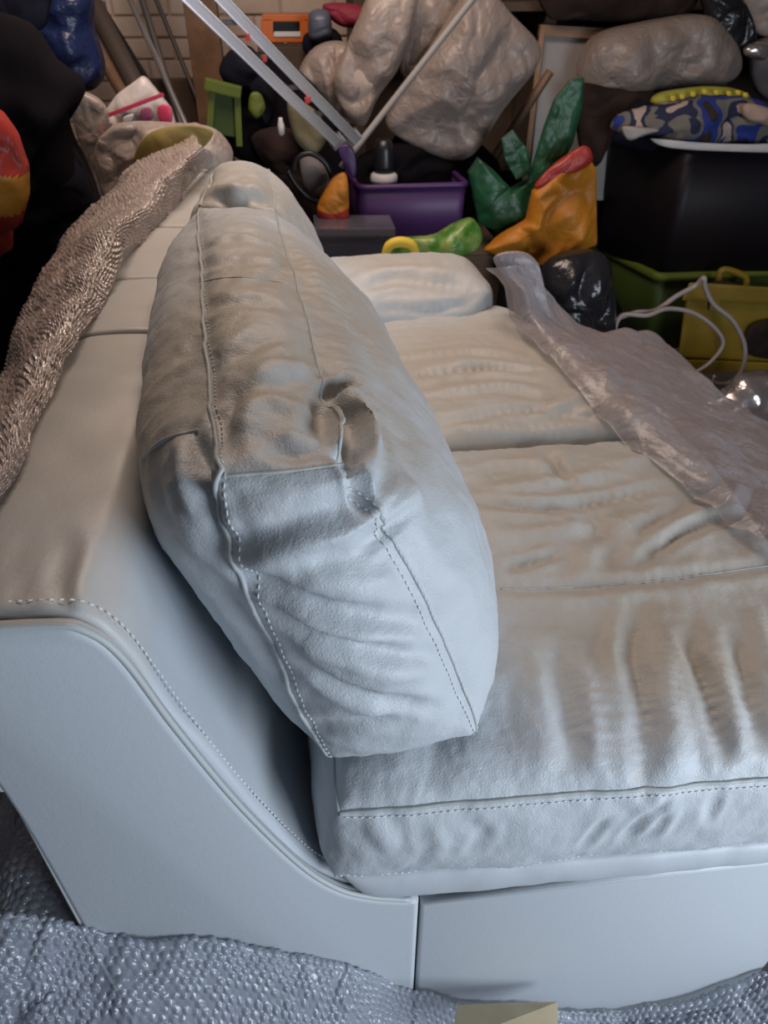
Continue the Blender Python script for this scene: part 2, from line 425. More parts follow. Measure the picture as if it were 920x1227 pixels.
    def wrinkle(s, amp, f, seed=0, aniso=(1, 1, 1)):
        N = s.normals()
        for i in range(len(s.P)):
            p = Vector(s.P[i]*np.array(aniso))
            s.P[i] += N[i]*amp*noise.fractal(p*f+Vector((seed*3.3, seed, 0)), .8, 2.1, 4)
    def edge(s, which):
        nx, ny, nz = s.n
        I = [s.idx[k] for k in which]; return [Vector(s.P[i]) for i in I]
    def build(s, name, mat, parent):
        o = mesh(name, s.P, s.F, mat, parent)
        for nm, arr in (('soil', s.soil), ('stain', s.stain)):
            at = o.data.attributes.new(nm, 'FLOAT', 'POINT'); at.data.foreach_set('value', np.clip(arr, -1, 1).astype(np.float32))
        return o
def soil_attr(o, fn):
    n = len(o.data.vertices); at = o.data.attributes.new('soil', 'FLOAT', 'POINT')
    at.data.foreach_set('value', [float(fn(v.co)) for v in o.data.vertices])

# ================================================================ THE ROOM
def struct(o): o['kind'] = 'structure'; return o
struct(box('floor', (-1.9, -1.6, FL-.08), (2.6, 3.9, FL), M['concrete'], bev=0))
struct(box('ceiling', (-1.9, -1.6, 2.3), (2.6, 3.9, 2.36), M['ceil'], bev=0))
struct(box('wall_left', (-2.0, -1.6, FL), (-1.9, 3.9, 2.3), M['plaster'], bev=0))
struct(box('wall_right', (2.6, -1.6, FL), (2.7, 3.9, 2.3), M['plaster'], bev=0))
WY = 3.75
wb = struct(box('wall_back', (-1.9, WY, FL), (2.6, WY+.12, 2.3), M['mortar'], bev=0))
# painted brick courses, each brick a piece of the wall
bmesh_ = None; nb = 0
for r in range(26):
    z = .30+r*.077
    if z > 2.26: break
    for k in range(10):
        x = -1.72+(k+.5*(r % 2))*.228
        if x > .42: continue
        if bmesh_ is None:
            b = box('brick', (-.109, -.012, -.0335), (.109, .02, .0335), M['brick'], wb, bev=.006); bmesh_ = b.data
        else:
            b = bpy.data.objects.new('brick', bmesh_); C.objects.link(b); b.parent = wb; b.matrix_parent_inverse = Matrix.Translation(-wb.location)
        b.location = (x, WY+random.uniform(-.006, .002), z); b.rotation_euler = (random.uniform(-.02, .02), 0, random.uniform(-.015, .015)); nb += 1

# ================================================================ THE SOFA
Y0 = .40; Y1 = 2.06
sofa = empty('sofa', (.15, 1.2, FL), 'large pale ice-blue leather sofa with soiled beige patches, half unwrapped on bubble wrap', 'sofa')
prof = [(-.274,.02),(-.274,.39),(-.280,.66),(-.303,.79),(-.297,.83),(-.262,.846),(-.195,.846),(-.170,.838),(-.150,.806),(-.126,.718),(-.088,.598),(-.041,.482),(-.005,.425),(.027,.400),(.060,.386),(.10,.374)]
prof = [(v.x, v.y) for v in smooth_line([(a, b, 0) for a, b in prof], 6)]
def panel_creases(o):
    for v in o.data.vertices:
        c = v.co
        if c.y < Y0+.13 and c.z > .55:
            k = math.exp(-((c.y-Y0-.035)/.05)**2)*max(0, min(1, (c.z-.60)/.2))
            c.z += k*.0022*math.sin(c.x*210+c.y*60+2*noise.noise(c*22)); 
def slab(name, prof, y0, y1, mat, parent, ny=2, rnd=.006, soft=0):
    """closed profile in X/Z drawn along Y with rounded ends"""
    ring = []; m = len(prof); cx = sum(p[0] for p in prof)/m; cz = sum(p[1] for p in prof)/m
    nor = []
    for i in range(m):
        a = Vector((prof[i-1][0], prof[i-1][1])); b = Vector((prof[(i+1) % m][0], prof[(i+1) % m][1])); t = (b-a).normalized(); nor.append((t.y, -t.x))
    ar = sum(prof[i-1][0]*prof[i][1]-prof[i][0]*prof[i-1][1] for i in range(m)); sg = 1 if ar > 0 else -1
    ys = [(y0+rnd*(1-math.cos(t)), rnd*(1-math.sin(t))) for t in np.linspace(0, math.pi/2, 4)]
    ys += [(y0+rnd+(y1-y0-2*rnd)*i/ny, 0) for i in range(1, ny)]
    ys += [(y1-rnd*(1-math.cos(t)), rnd*(1-math.sin(t))) for t in np.linspace(math.pi/2, 0, 4)]
    vs = []; fs = []
    for (y, ins) in ys:
        for i in range(m):
            x, z = prof[i]; puff = 0
            if soft and .0 < (y-y0)/(y1-y0) < 1:
                puff = soft*fbm((x*2, y*2, z*2), 3, 2)
            vs.append((x-nor[i][0]*sg*(ins-puff), y, z-nor[i][1]*sg*(ins-puff)))
    for j in range(len(ys)-1):
        for i in range(m):
            i2 = (i+1) % m; f = (j*m+i, (j+1)*m+i, (j+1)*m+i2, j*m+i2); fs.append(f if sg > 0 else f[::-1])
    fs.append(tuple(range(m)) if sg > 0 else tuple(range(m))[::-1]); e = (len(ys)-1)*m
    fs.append(tuple(e+i for i in range(m))[::-1] if sg > 0 else tuple(e+i for i in range(m)))
    return mesh(name, vs, fs, mat, parent)
# side panel facing the near end, up to the short vertical seam
side = prof+[(.0835, .374), (.0835, .02)] if False else [p for p in prof if p[0] < .082]+[(.0835, .378), (.0835, -.09), (-.274, -.09)]
sp = slab('side_panel', side, Y0-.016, Y0+.0, M['lea_flat'], sofa, rnd=.007)
# long back cover behind the side panel, three upholstered sections
sec = [(Y0+.0015, .895), (.898, 1.105), (1.108, 1.36), (1.363, Y1)]
for y0, y1 in sec:
    o = slab('back_section', [p for p in prof]+[(.10, .05), (-.283, .05)], y0, y1, M['lea_flat'], sofa, ny=60, rnd=.008, soft=.006)
    panel_creases(o)
    soil_attr(o, lambda v: .9*min(1, max(0, (v.z-.70)/.14))-.1)
# base: short end and front
bp = slab('base_panel', [(.0865, .37), (.60, .37), (.60, -.09), (.0865, -.09)], Y0-.013, Y0+.03, M['lea_flat'], sofa, rnd=.007)
hexa('base_frame', [(.10,Y0+.03,-.09),(.59,Y0+.03,-.09),(.43,Y1,-.09),(.10,Y1,-.09),(.10,Y0+.03,.385),(.59,Y0+.03,.385),(.43,Y1,.385),(.10,Y1,.385)], M['lea_flat'], sofa, .01)
box('seam_shade_fill', (-.27, Y0, -.05), (.59, Y0+.018, .36), M['gap'], sofa, bev=0)  # near-black filler, paints the shade inside the seam between side and base panels
# feet the sofa stands on
for fx in (-.24, .54):
    for fy in (.47, 1.98): box('foot', (fx-.03, fy-.03, FL), (fx+.03, fy+.03, -.085), M['black'], sofa)
# piping and stitching round the side panel
pl = [Vector((x, Y0-.014, z)) for x, z in prof if x > -.30 and z > .395 and not (x < -.28 and z < .81)]
pl = [Vector((x, Y0-.012, z)) for x, z in prof[16:] if x < .080]
tube('piping', [p+Vector((0, 0, 0)) for p in pl], .0030, M['piping'], sofa, 8)
tube('piping', [Vector((-.2745, Y0-.012, z)) for z in np.linspace(-.08, .66, 30)]+[Vector((x, Y0-.012, z)) for x, z in prof[12:18]], .0022, M['piping'], sofa, 8)
top = []
P2 = [Vector((x, 0, z)) for x, z in prof[18:]]
for i in range(1, len(P2)-1):
    t = (P2[i+1]-P2[i-1]).normalized(); n = Vector((-t.z, 0, t.x)); n = n if n.z > 0 else -n
    top.append(P2[i]+n*.0022+Vector((0, Y0+.0125, 0)))
stitches('stitching', top, sofa, .0009)
mp = [Vector((p.x, Y0+.0215, p.z)) for p in top]

# ---- seat cushions
SX0, SX1 = -.012, .60
# lower soft plump edge under the near cushion
def seat(y0, y1, near):
    zt, zb = .600, .445
    co = {(-1,-1,-1):(SX0+.002, y0+.003, zb), (1,-1,-1):(SX1+.01, y0-.005, zb-.02), (-1,-1,1):(SX0+.012, y0, zt-.033), (1,-1,1):(SX1+.01, y0-.012, zt-.045),
          (-1,1,-1):(SX0, y1, zb), (1,1,-1):(SX1, y1, zb), (-1,1,1):(SX0+.005, y1, zt), (1,1,1):(SX1, y1, zt)}
    if not near:
        for c_, z_ in ((-1, zb), (1, zt)): co[(1,1,c_)] = (.44, y1, z_)
        co[(-1,-1,1)] = (SX0, y0, zt-.004); co[(1,-1,1)] = (SX1, y0, zt-.004)
    bu = {(0,-1): .022, (0,1): .03, (1,-1): .014 if near else .003, (1,1): .004, (2,-1): .04, (2,1): .040}
    return Pillow(co, bu, (190, 170 if near else 100, 28), (9, 7 if near else 6, 2), relax=6)
c1 = seat(Y0-.012, .945, True)
def sag(px):
    out = []
    return out
W = .011
F1 = [ # gathers fanning out to the near seam
 ([(764,725),(756,774),(768,841),(774,944)], -.0060, W), ([(735,760),(728,820),(735,930)], .0030, .012), ([(802,740),(800,800),(812,880),(815,930)], .0045, .012),
 ([(820,765),(841,812),(866,905)], -.0050, .009), ([(878,760),(889,800),(908,885)], -.0045, .009), ([(850,760),(868,820),(890,900)], .0035, .010),
 ([(664,780),(676,830),(690,900)], -.0045, .012), ([(690,770),(705,820),(712,930)], .0035, .012), ([(600,820),(598,870),(592,935)], -.0020, .014), ([(640,800),(645,860),(650,930)], .0025, .013),
 ([(540,860),(520,900),(505,950)], -.0015, .014), ([(905,740),(925,800),(940,880)], .004, .012),
 # cross wrinkles behind them
 ([(574,603),(640,608),(697,603),(791,583)], -.0060, .010), ([(590,585),(680,575),(760,560)], .0040, .012), ([(600,640),(680,632),(770,615)], .0030, .012),
 ([(650,538),(668,560),(685,586)], -.0045, .012), ([(703,609),(722,645),(744,686)], -.0050, .016), ([(609,679),(640,672),(675,660)], -.0040, .008),
 ([(762,680),(800,650),(850,625),(900,614)], -.0050, .009), ([(780,650),(820,620),(870,600)], .0035, .010), ([(690,690),(730,640),(800,600)], .0030, .012),
 ([(560,560),(600,552),(650,556)], .0030, .012), ([(700,560),(760,550),(800,552)], .0030, .012),
 # the mid seam dips
 ([(600,706),(680,704),(760,699),(850,688),(920,678),(990,668)], -.0035, .010),
 # border puckers
 ([(786,969),(770,985),(750,1006)], -.0035, .006), ([(725,985),(712,1000),(700,1015)], -.0030, .006), ([(808,975),(800,990),(790,1002)], .0025, .006),
 ([(860,955),(852,975),(848,985)], -.0028, .006), ([(800,958),(785,975)], -.003, .005), ([(500,985),(510,1010),(505,1030)], -.002, .008), ([(560,985),(575,1000),(570,1020)], -.002, .008), ([(440,980),(460,1000),(470,1020)], .002, .01)]
c1.folds(F1)
c1.wrinkle(.0042, 9, 1); c1.wrinkle(.0011, 34, 2, (1.6, .8, 1))
c1.tree()
c1.paint('soil', [(820,640,.20,.8),(700,640,.16,.7),(760,730,.12,.75),(620,640,.12,.7),(900,760,.12,.5),(680,570,.15,.7),(620,800,.05,.2),(560,930,.10,-.2)])
c1.paint('stain', [(668,562,.016,.45),(722,645,.018,.28),(735,672,.016,.28),(780,665,.016,.25),(690,770,.03,.22),(800,745,.035,.25),(768,930,.012,.3),(640,745,.03,.15)])
o = c1.build('seat_cushion', M['lea'], sofa)
nx, ny, nz = c1.n
e = c1.edge([(i, 0, nz) for i in range(nx+1)]); tube('piping', [p+Vector((0, -.0005, .0005)) for p in e], .0022, M['piping'], o)
e = c1.edge([(0, j, nz) for j in range(0, 60)]); tube('piping', e, .0022, M['piping'], o)
e = c1.edge([(i, 0, 0) for i in range(nx+1)]); tube('piping', [p+Vector((0, -.0005, .001)) for p in e], .0018, M['piping'], o)
e = c1.edge([(i, 0, nz-2) for i in range(2, nx+1)]); stitches('stitching', [p+Vector((0, -.0006, 0)) for p in e], o)
e = c1.edge([(i, 0, 2) for i in range(2, nx+1)]); stitches('stitching', [p+Vector((0, -.0006, 0)) for p in e], o)
c1.tree(); e = c1.line([(600,706),(680,704),(760,699),(850,688),(920,678),(990,668)]); tube('seam', [p+Vector((0,0,.0002)) for p in e], .0008, M['piping'], o)
# plump lower roll beneath the near cushion border
def roll():
    co = {(-1,-1,-1):(.03, Y0-.004, .385), (1,-1,-1):(.60, Y0-.002, .365), (-1,-1,1):(SX0+.012, Y0-.008, .444), (1,-1,1):(SX1+.008, Y0-.016, .424),
          (-1,1,-1):(.03, .93, .385), (1,1,-1):(.60, .93, .375), (-1,1,1):(SX0+.02, .93, .45), (1,1,1):(SX1, .93, .44)}
    return Pillow(co, {(0,-1): .012, (0,1): .02, (1,-1): .014, (1,1): .002, (2,-1): .010, (2,1): .0}, (90, 30, 12), (12, 8, 2))
rl = roll(); rl.wrinkle(.002, 12, 5); rl.build('seat_cushion_underside', M['lea_flat'], sofa)
c2 = seat(.949, 1.52, False)
c2.folds([([(560,500),(640,490),(720,505)], -.004, .012), ([(500,450),(580,440),(640,446)], -.006, .012), ([(520,470),(600,462),(660,470)], .004, .013), ([(480,425),(560,420),(620,425)], .0035, .013),
  ([(640,500),(670,485),(700,470)], .004, .012), ([(540,515),(620,516),(700,512)], .004, .012)])
c2.wrinkle(.0055, 7, 3); c2.wrinkle(.0016, 24, 4, (.5, 1.6, 1)); c2.tree()
c2.paint('soil', [(560,480,.35,.9),(640,440,.3,.6)])
o = c2.build('seat_cushion', M['lea'], sofa)
hexa('seat_deck', [(0,.95,.386),(.54,.95,.386),(.42,Y1-.02,.386),(0,Y1-.02,.386),(0,.95,.44),(.54,.95,.44),(.42,Y1-.02,.44),(0,Y1-.02,.44)], M['lea_flat'], sofa, .01)
# ---- far arm
def arm():
    a0 = PZ(395, 402, .62); z0, z1 = .58, .668
    co = {}
    for a, x in ((-1, .02), (1, .385)):
        for b, y in ((-1, 1.45), (1, 1.68)):
            for c, z in ((-1, z0), (1, z1)): co[(a, b, c)] = (x, y, z)
    return Pillow(co, {(0,-1): .02, (0,1): .03, (1,-1): .04, (1,1): .03, (2,-1): .0, (2,1): .034}, (80, 30, 30), (6, 2, 2), relax=30)
am = arm(); am.folds([([(430,345),(480,335),(560,345)], -.006, .016), ([(450,370),(520,372),(570,360)], -.005, .012), ([(440,325),(500,322),(560,328)], .005, .016)])
am.wrinkle(.006, 9, 8); am.tree(); am.paint('soil', [(500,320,.16,.8)])
am.build('armrest', M['lea'], sofa)
box('arm_base', (.02, 1.53, .385), (.40, 1.69, .59), M['lea_flat'], sofa, bev=.02)

# ---- back cushions
def slump(q, P):
    a, b, c = q.T; k = (a < -.9999)
    P[k, 0] -= (.060*np.clip(.25+.75*c, 0, 1)*np.sqrt(np.clip(1-c**2, 0, 1))*np.sqrt(np.clip(1-np.abs(b)**5, 0, 1))*(.75-.25*b))[k]
    return P
co = {(-1,-1,-1):(-.004,.425,.602), (1,-1,-1):(.139,.425,.618), (-1,-1,1):(-.062,.435,.930), (1,-1,1):(.022,.435,.926),
      (-1,1,-1):(-.060,1.145,.61), (1,1,-1):(.075,1.145,.62), (-1,1,1):(-.138,1.145,.930), (1,1,1):(-.033,1.10,.930)}
bc = Pillow(co, {(0,-1): .085, (0,1): .092, (1,-1): .030, (1,1): .012, (2,-1): .006, (2,1): .020}, (40, 190, 90), (2, 5, 2.2), post=slump, relax=60)
FB = [
 # near end boxing: slack sideways folds
 ([(278,676),(330,662),(400,640),(440,622),(500,588)], .0070, .011),
 ([(300,690),(346,718),(412,738),(488,742)], -.0085, .009), ([(300,668),(360,690),(430,700),(478,690)], .0050, .011),
 ([(330,735),(370,760),(430,778),(510,788)], -.0065, .008), ([(335,760),(380,785),(440,800),(505,806)], .0045, .009),
 ([(360,795),(400,822),(450,838),(525,852)], -.0060, .008), ([(345,785),(400,808),(470,815)], .0040, .008), ([(380,868),(420,868),(480,862)], -.0040, .009),
 ([(440,655),(460,640),(495,605)], -.0055, .006), ([(425,645),(450,625),(485,590)], -.0040, .005),
 ([(330,640),(380,620),(430,612)], -.0035, .012),
 # top gusset puckers
 ([(282,470),(268,500),(266,540)], -.0050, .010), ([(300,455),(330,440),(370,440)], .0050, .013), ([(320,530),(345,540),(390,535)], -.0035, .010), ([(300,500),(320,480),(360,490)], .0035, .012),
 ([(370,520),(385,500),(390,470)], -.0035, .009), ([(262,440),(290,420),(330,400)], -.0040, .012),
 # pocket beside the right seam
 ([(390,468),(405,462),(418,455)], -.0090, .006), ([(392,474),(412,488),(425,512),(432,540)], -.0075, .0065), ([(408,545),(416,555),(430,580),(437,608)], -.0080, .006),
 ([(398,480),(404,510),(404,540)], .0060, .006), ([(420,470),(438,500),(446,540),(445,590)], .0060, .008), ([(415,520),(422,535),(420,552)], -.0060, .005),
 # left face folds
 ([(232,520),(240,552),(252,600),(262,640)], -.0080, .008), ([(222,530),(228,575),(240,610)], .0060, .009), ([(190,530),(186,575),(205,630)], -.0030, .014),
 ([(205,430),(228,420),(240,400)], -.0035, .012), ([(212,600),(230,640),(270,690)], .0040, .012), ([(250,690),(290,740),(330,800)], -.0040, .012),
 # long sweeping folds on the seat side
 ([(400,400),(430,450),(470,560)], .0030, .020), ([(470,500),(500,560),(540,640)], -.0030, .018), ([(380,330),(420,390),(460,450)], -.0030, .014), ([(350,290),(390,350),(430,420)], .0030, .012),
 ([(520,640),(560,660),(590,640)], -.0020, .018), ([(350,310),(330,330),(300,345)], -.0030, .010), ([(250,290),(280,282),(320,290)], .0030, .010), ([(245,370),(290,360),(330,370)], -.0030, .012), ([(240,320),(280,312),(330,318)], -.0025, .010)]
bc.folds(FB)
bc.wrinkle(.0050, 8, 11); bc.wrinkle(.0013, 30, 12)
bc.tree()
bc.paint('soil', [(300,300,.14,.9),(290,400,.12,.9),(320,480,.07,.3),(200,480,.12,.85),(450,400,.16,.75),(480,540,.07,.6),(340,440,.03,-.5),(400,300,.15,.8),(175,560,.04,.5),(330,600,.05,.2)])
bc.paint('stain', [(425,490,.014,.12),(470,560,.022,.28),(300,520,.02,.14),(425,555,.010,.25),(275,480,.02,.16),(500,550,.015,.2)])
bco = bc.build('back_cushion', M['lea'], sofa)
nx, ny, nz = bc.n
def seamline(pil, keys, r, parent, off=0):
    e = pil.edge(keys); N = pil.normals(); out = [Vector(pil.P[pil.idx[k]]+N[pil.idx[k]]*off) for k in keys]
    tube('piping', out, r, M['piping'], parent, 8)
seamline(bc, [(0, ny-j, nz) for j in range(ny+1)]+[(0, 0, nz-k) for k in range(1, nz+1)], .0022, bco, .0004)
seamline(bc, [(nx, ny-j, nz) for j in range(ny+1)]+[(nx, 0, nz-k) for k in range(1, nz+1)], .0016, bco, -.0002)
seamline(bc, [(i, 0, 0) for i in range(nx+1)], .0018, bco)
def st(pil, keys, parent, off=.0006):
    N = pil.normals(); stitches('stitching', [Vector(pil.P[pil.idx[k]]+N[pil.idx[k]]*off) for k in keys], parent)
st(bc, [(2, ny-j, nz) for j in range(ny)], bco)
st(bc, [(2, 0, nz-k) for k in range(1, nz)], bco)
st(bc, [(nx-2, 0, nz-k) for k in range(1, nz)], bco); st(bc, [(nx, 0, nz-k) for k in range(1, nz)], bco, .0012)
for pts, r in (([(266,571),(300,568),(350,564),(412,556)], .0010), ([(169,552),(180,540),(200,526),(238,516)], .0018)):
    L_ = bc.line(pts); tube('seam', L_, r, M['piping'], bco)
L_ = bc.line([(244,337),(270,333),(300,333),(345,340)]); tube('seam', L_, .0010, M['piping'], bco)
co2 = {(-1,-1,-1):(-.060,1.16,.61), (1,-1,-1):(.06,1.16,.62), (-1,-1,1):(-.140,1.165,.925), (1,-1,1):(-.030,1.13,.925),
      (-1,1,-1):(-.06,1.46,.61), (1,1,-1):(.06,1.46,.62), (-1,1,1):(-.135,1.45,.915), (1,1,1):(-.045,1.45,.915)}
b2 = Pillow(co2, {(0,-1): .060, (0,1): .045, (1,-1): .010, (1,1): .03, (2,-1): .004, (2,1): .028}, (30, 60, 50), (2, 4, 2.2), relax=14)
b2.folds([([(262,236),(272,240),(282,250)], -.006, .010), ([(255,225),(285,232),(310,228)], .006, .012), ([(290,250),(300,235),(330,245)], -.005, .012), ([(270,215),(300,212),(320,220)], -.004, .012)])
b2.wrinkle(.006, 9, 21); b2.tree(); b2.paint('soil', [(290,220,.3,.9)])
b2o = b2.build('back_cushion', M['lea'], sofa); nx, ny, nz = b2.n
seamline(b2, [(0, j, nz) for j in range(ny+1)], .0028, b2o, .0004); seamline(b2, [(nx, j, nz) for j in range(ny+1)], .0018, b2o)

#@@WRAP@@
# ================================================================ BUBBLE WRAP AND POLYTHENE
def wob(a, f, sd=0):
    return lambda p: Vector((fbm(p, f, sd)*a*.6, fbm(p, f, sd+1)*a*.5, fbm(p, f, sd+2)*a+crease(p, f*1.3, sd)*a*.5))
edge_ = [(-160,1085),(-60,1090),(60,1110),(120,1122),(250,1130),(330,1140),(400,1157),(490,1186),(560,1200),(650,1207),(700,1217),(760,1213),(830,1195),(920,1165),(1040,1130)]
r0 = [PY(x, y, Y0-.020) for x, y in edge_]
r1 = [PY(x, y+16, Y0-.034) for x, y in edge_]
r2 = [Vector((p.x*1.0, Y0-.12, max(FL+.03, p.z-.13))) for p in r0]
r3 = [Vector((p.x, Y0-.26, max(FL+.02, p.z-.27))) for p in r0]
o = loft('bubble_wrap', [r0, r1, r2, r3], 880, 230, M['wrap'], wob=wob(.018, 7, 3), bub=(.0110, .0051, .0040))
tag(o, 'crumpled clear bubble wrap bunched along the foot of the sofa end', 'bubble wrap')
s0 = [Vector((-.292, y, .40+.03*math.sin(y*9))) for y in (.30,.45,.62,.85,1.1)]
s1 = [Vector((-.36, y-.02, .44+.02*math.sin(y*13))) for y in (.30,.45,.62,.85,1.1)]
s2 = [Vector((-.46, y-.05, .32)) for y in (.30,.45,.62,.85,1.1)]
s3 = [Vector((-.58, y-.10, .34)) for y in (.30,.45,.62,.85,1.1)]
s4 = [Vector((-.80, y-.10, .20)) for y in (.30,.45,.62,.85,1.1)]
o = loft('bubble_wrap', [s0, s1, s2, s3, s4], 380, 300, M['wrap'], wob=wob(.05, 6, 6), bub=(.0110, .0051, .0040))
tag(o, 'heap of bluish bubble wrap on the floor behind the sofa back, lower left', 'bubble wrap')
inn = [(-70,760,.848),(0,605,.850),(58,480,.852),(98,400,.853),(138,338,.853),(168,290,.853),(205,245,.853),(245,200,.86),(262,182,.87)]
mid = [(-110,640,.85),(0,530,.855),(38,425,.86),(82,352,.87),(118,300,.88),(145,262,.89),(182,222,.90),(222,190,.91),(240,172,.92)]
out = [(-150,600,.76),(0,468,.77),(28,396,.78),(60,330,.79),(92,278,.80),(122,250,.82),(160,215,.84),(205,185,.86),(225,165,.88)]
A_ = [PZ(*q) for q in inn]; B_ = [PZ(*q) for q in mid]; C_ = [PZ(*q) for q in out]
D_ = [p+Vector((-.05, 0, -.30)) for p in C_]; E_ = [p+Vector((-.04, 0, -.62)) for p in C_]
o = loft('bubble_wrap', [A_, B_, C_, D_, E_], 640, 240, M['wrapw'], wob=wob(.013, 6, 12), bub=(.0125, .0056, .0045))
tag(o, 'long strip of bubble wrap hanging over the back edge of the sofa', 'bubble wrap')
# far bundle
b = bag('bubble_wrap_bundle', [(118,165),(150,146),(215,148),(258,156),(280,184),(272,205),(238,200),(200,215),(160,240),(130,240),(114,200)], 1.86, .20, M['bagfilm'], .03, 14, 5)
tag(b, 'bunched bubble wrap lying over the far end of the sofa back', 'bubble wrap')
b = bag('folded_blanket', [(160,190),(180,158),(228,150),(256,158),(240,180),(205,196),(175,222)], 1.765, .05, M['mustard'], .012, 9, 9)
tag(b, 'mustard yellow cloth seen through the bunched bubble wrap', 'cloth')
# polythene over the front edge of the seat
ra = [(585,318,.74),(606,345,.70),(616,385,.655),(650,428,.645),(700,478,.640),(755,532,.636),(830,592,.634),(920,655,.632),(1010,720,.63)]
rb = [(605,312,.765),(628,340,.73),(642,380,.68),(680,418,.66),(735,462,.66),(800,512,.655),(870,560,.65),(950,612,.64),(1040,680,.63)]
rc = [(630,316,.745),(648,345,.66),(672,392,.60),(715,410,.58),(775,440,.57),(840,485,.55),(905,530,.54),(970,565,.52),(1060,620,.5)]
rd = [(640,335,.66),(690,400,.52),(730,404,.47),(775,398,.44),(815,425,.38),(860,478,.34),(915,520,.32),(985,560,.3),(1080,610,.3)]
R_ = [[PZ(*q) for q in r] for r in (ra, rb, rc, rd)]
R_.append([Vector((p.x+.07, p.y, max(FL+.03, p.z-.30))) for p in R_[-1]]); R_.append([Vector((p.x+.05, p.y, FL+.03)) for p in R_[-1]])
def wp(p): return Vector((fbm(p, 5, 31)*.012, fbm(p, 5, 32)*.012, fbm(p, 4, 33)*.018+crease(p*1, 6, 34)*.016))
o = loft('polythene_sheet', R_, 300, 160, M['sheet'], wob=wp)
tag(o, 'rumpled clear polythene sheet draped over the front edge of the seat', 'plastic sheet')
b = bag('polythene_twist', [(590,308),(625,300),(646,318),(640,345),(668,395),(700,428),(742,470),(735,482),(690,455),(640,415),(618,380),(612,345)], 1.42, .06, M['sheet'], .010, 14, 8)
b.parent = o; b.matrix_parent_inverse = Matrix()
#@@WEND@@
#@@CLUT@@
# ================================================================ THINGS AROUND THE SOFA
def T(o, label, cat, group=None): return tag(o, label, cat, group)
def pole(name, p1, p2, r, mat, label, cat, sides=10, ext=.35, stop=None):
    a = PY(*p1); b = PY(*p2); d = (b-a).normalized(); k = (FL+.0-b.z)/d.z
    e = b+d*k if d.z < -.05 else b
    if stop: e = b+d*stop
    top = a-d*ext
    return T(tube(name, [top, a, b, e], r, mat, None, sides), label, cat)
# --- shelving along the back wall, right of the bricks
sh = empty('shelving_unit', (1.4, 3.45, FL), 'dark brown wooden shelving unit standing along the back wall', 'shelves')
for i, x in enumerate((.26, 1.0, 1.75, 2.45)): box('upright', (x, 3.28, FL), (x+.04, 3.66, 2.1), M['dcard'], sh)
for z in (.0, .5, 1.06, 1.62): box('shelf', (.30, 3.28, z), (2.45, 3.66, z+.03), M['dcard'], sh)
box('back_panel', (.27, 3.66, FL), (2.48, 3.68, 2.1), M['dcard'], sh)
def cb(lo, hi, label, mat='dcard', name='cardboard_box'):
    e = empty(name, ((lo[0]+hi[0])/2, (lo[1]+hi[1])/2, lo[2]), label, 'box')
    box('body', lo, (hi[0], hi[1], hi[2]-.004), M[mat], e, bev=.005)
    mx = (lo[0]+hi[0])/2
    box('flap', (lo[0], lo[1], hi[2]-.003), (mx-.003, hi[1], hi[2]+.002), M[mat], e, bev=0)
    box('flap', (mx+.003, lo[1], hi[2]-.003), (hi[0], hi[1], hi[2]+.002), M[mat], e, bev=0)
    return e
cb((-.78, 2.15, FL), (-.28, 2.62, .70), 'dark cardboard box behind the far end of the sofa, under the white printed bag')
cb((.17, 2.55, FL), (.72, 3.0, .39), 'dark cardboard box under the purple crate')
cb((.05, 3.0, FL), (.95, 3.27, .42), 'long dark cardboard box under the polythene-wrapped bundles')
# --- left side
b = bag('blue_bag', [(20,-20),(105,-20),(112,30),(125,80),(118,104),(100,108),(60,95),(30,60)], 2.75, .25, M['bluebag'], .04, 7, 2); T(b, 'shiny crumpled blue plastic bag at the upper left', 'bag')
b = bag('navy_cloth', [(-60,-60),(60,-60),(60,10),(40,40),(-60,40)], 2.5, .12, M['navy'], .02, 6, 4); T(b, 'dull navy cloth hanging in the upper left corner', 'cloth')
b = bag('black_coat', [(-160,-10),(-60,0),(0,12),(40,30),(68,72),(97,92),(100,112),(90,122),(77,123),(84,160),(104,200),(119,245),(112,275),(70,350),(20,450),(-60,560),(-160,560)], 1.95, .30, M['cloth'], .02, 5, 7, M_=120)
T(b, 'large black coat draped in a heap beside the sofa at the left', 'coat')
b = bag('dark_blue_sack', [(60,150),(95,190),(118,245),(112,290),(80,320),(40,320),(30,220)], 1.93, .22, M['navy'], .02, 8, 9); T(b, 'dark blue sack at the lower edge of the black coat', 'sack')
def bagcol(p):
    s_ = p.z*6+math.sin(p.x*30)*.3
    return 1 if -.0 < (s_ % 1.6)-.55 < .62 else 0
zb = PY(15, 230, 1.5).z
def bc2(p):
    z = p.z+math.sin(p.x*25)*.008
    return 1 if zb-.035 < z < zb+.035 else 0
b = bag('carrier_bag', [(-70,110),(-20,120),(2,134),(20,160),(34,200),(34,235),(24,272),(6,278),(14,300),(-30,320),(-80,310)], 1.5, .14, [M['redbag'], M['yelbag']], .022, 14, 3, matfn=bc2, sm=False)
T(b, 'red and yellow plastic carrier bag at the left edge in front of the black coat', 'bag')
b = bag('clear_polythene_bag', [(84,118),(102,110),(128,132),(130,190),(122,240),(108,205),(92,160)], 2.1, .10, M['bagfilm'], .012, 12, 6); T(b, 'greyish clear polythene bag between the black coat and the bubble wrap', 'bag')
pole('wooden_pole', (78,-8,3.3), (147,112,3.1), .022, M['wood'], 'brown wooden pole leaning on the wall, leftmost of the poles', 'pole')
pole('dark_tube', (104,-8,3.35), (160,98,3.15), .036, M['dwood'], 'thick dark grey tube leaning beside the brown wooden pole', 'tube', 16)
pole('black_strip', (122,10,3.45), (178,100,3.25), .014, M['black'], 'thin black strip leaning right of the thick dark tube', 'strip')
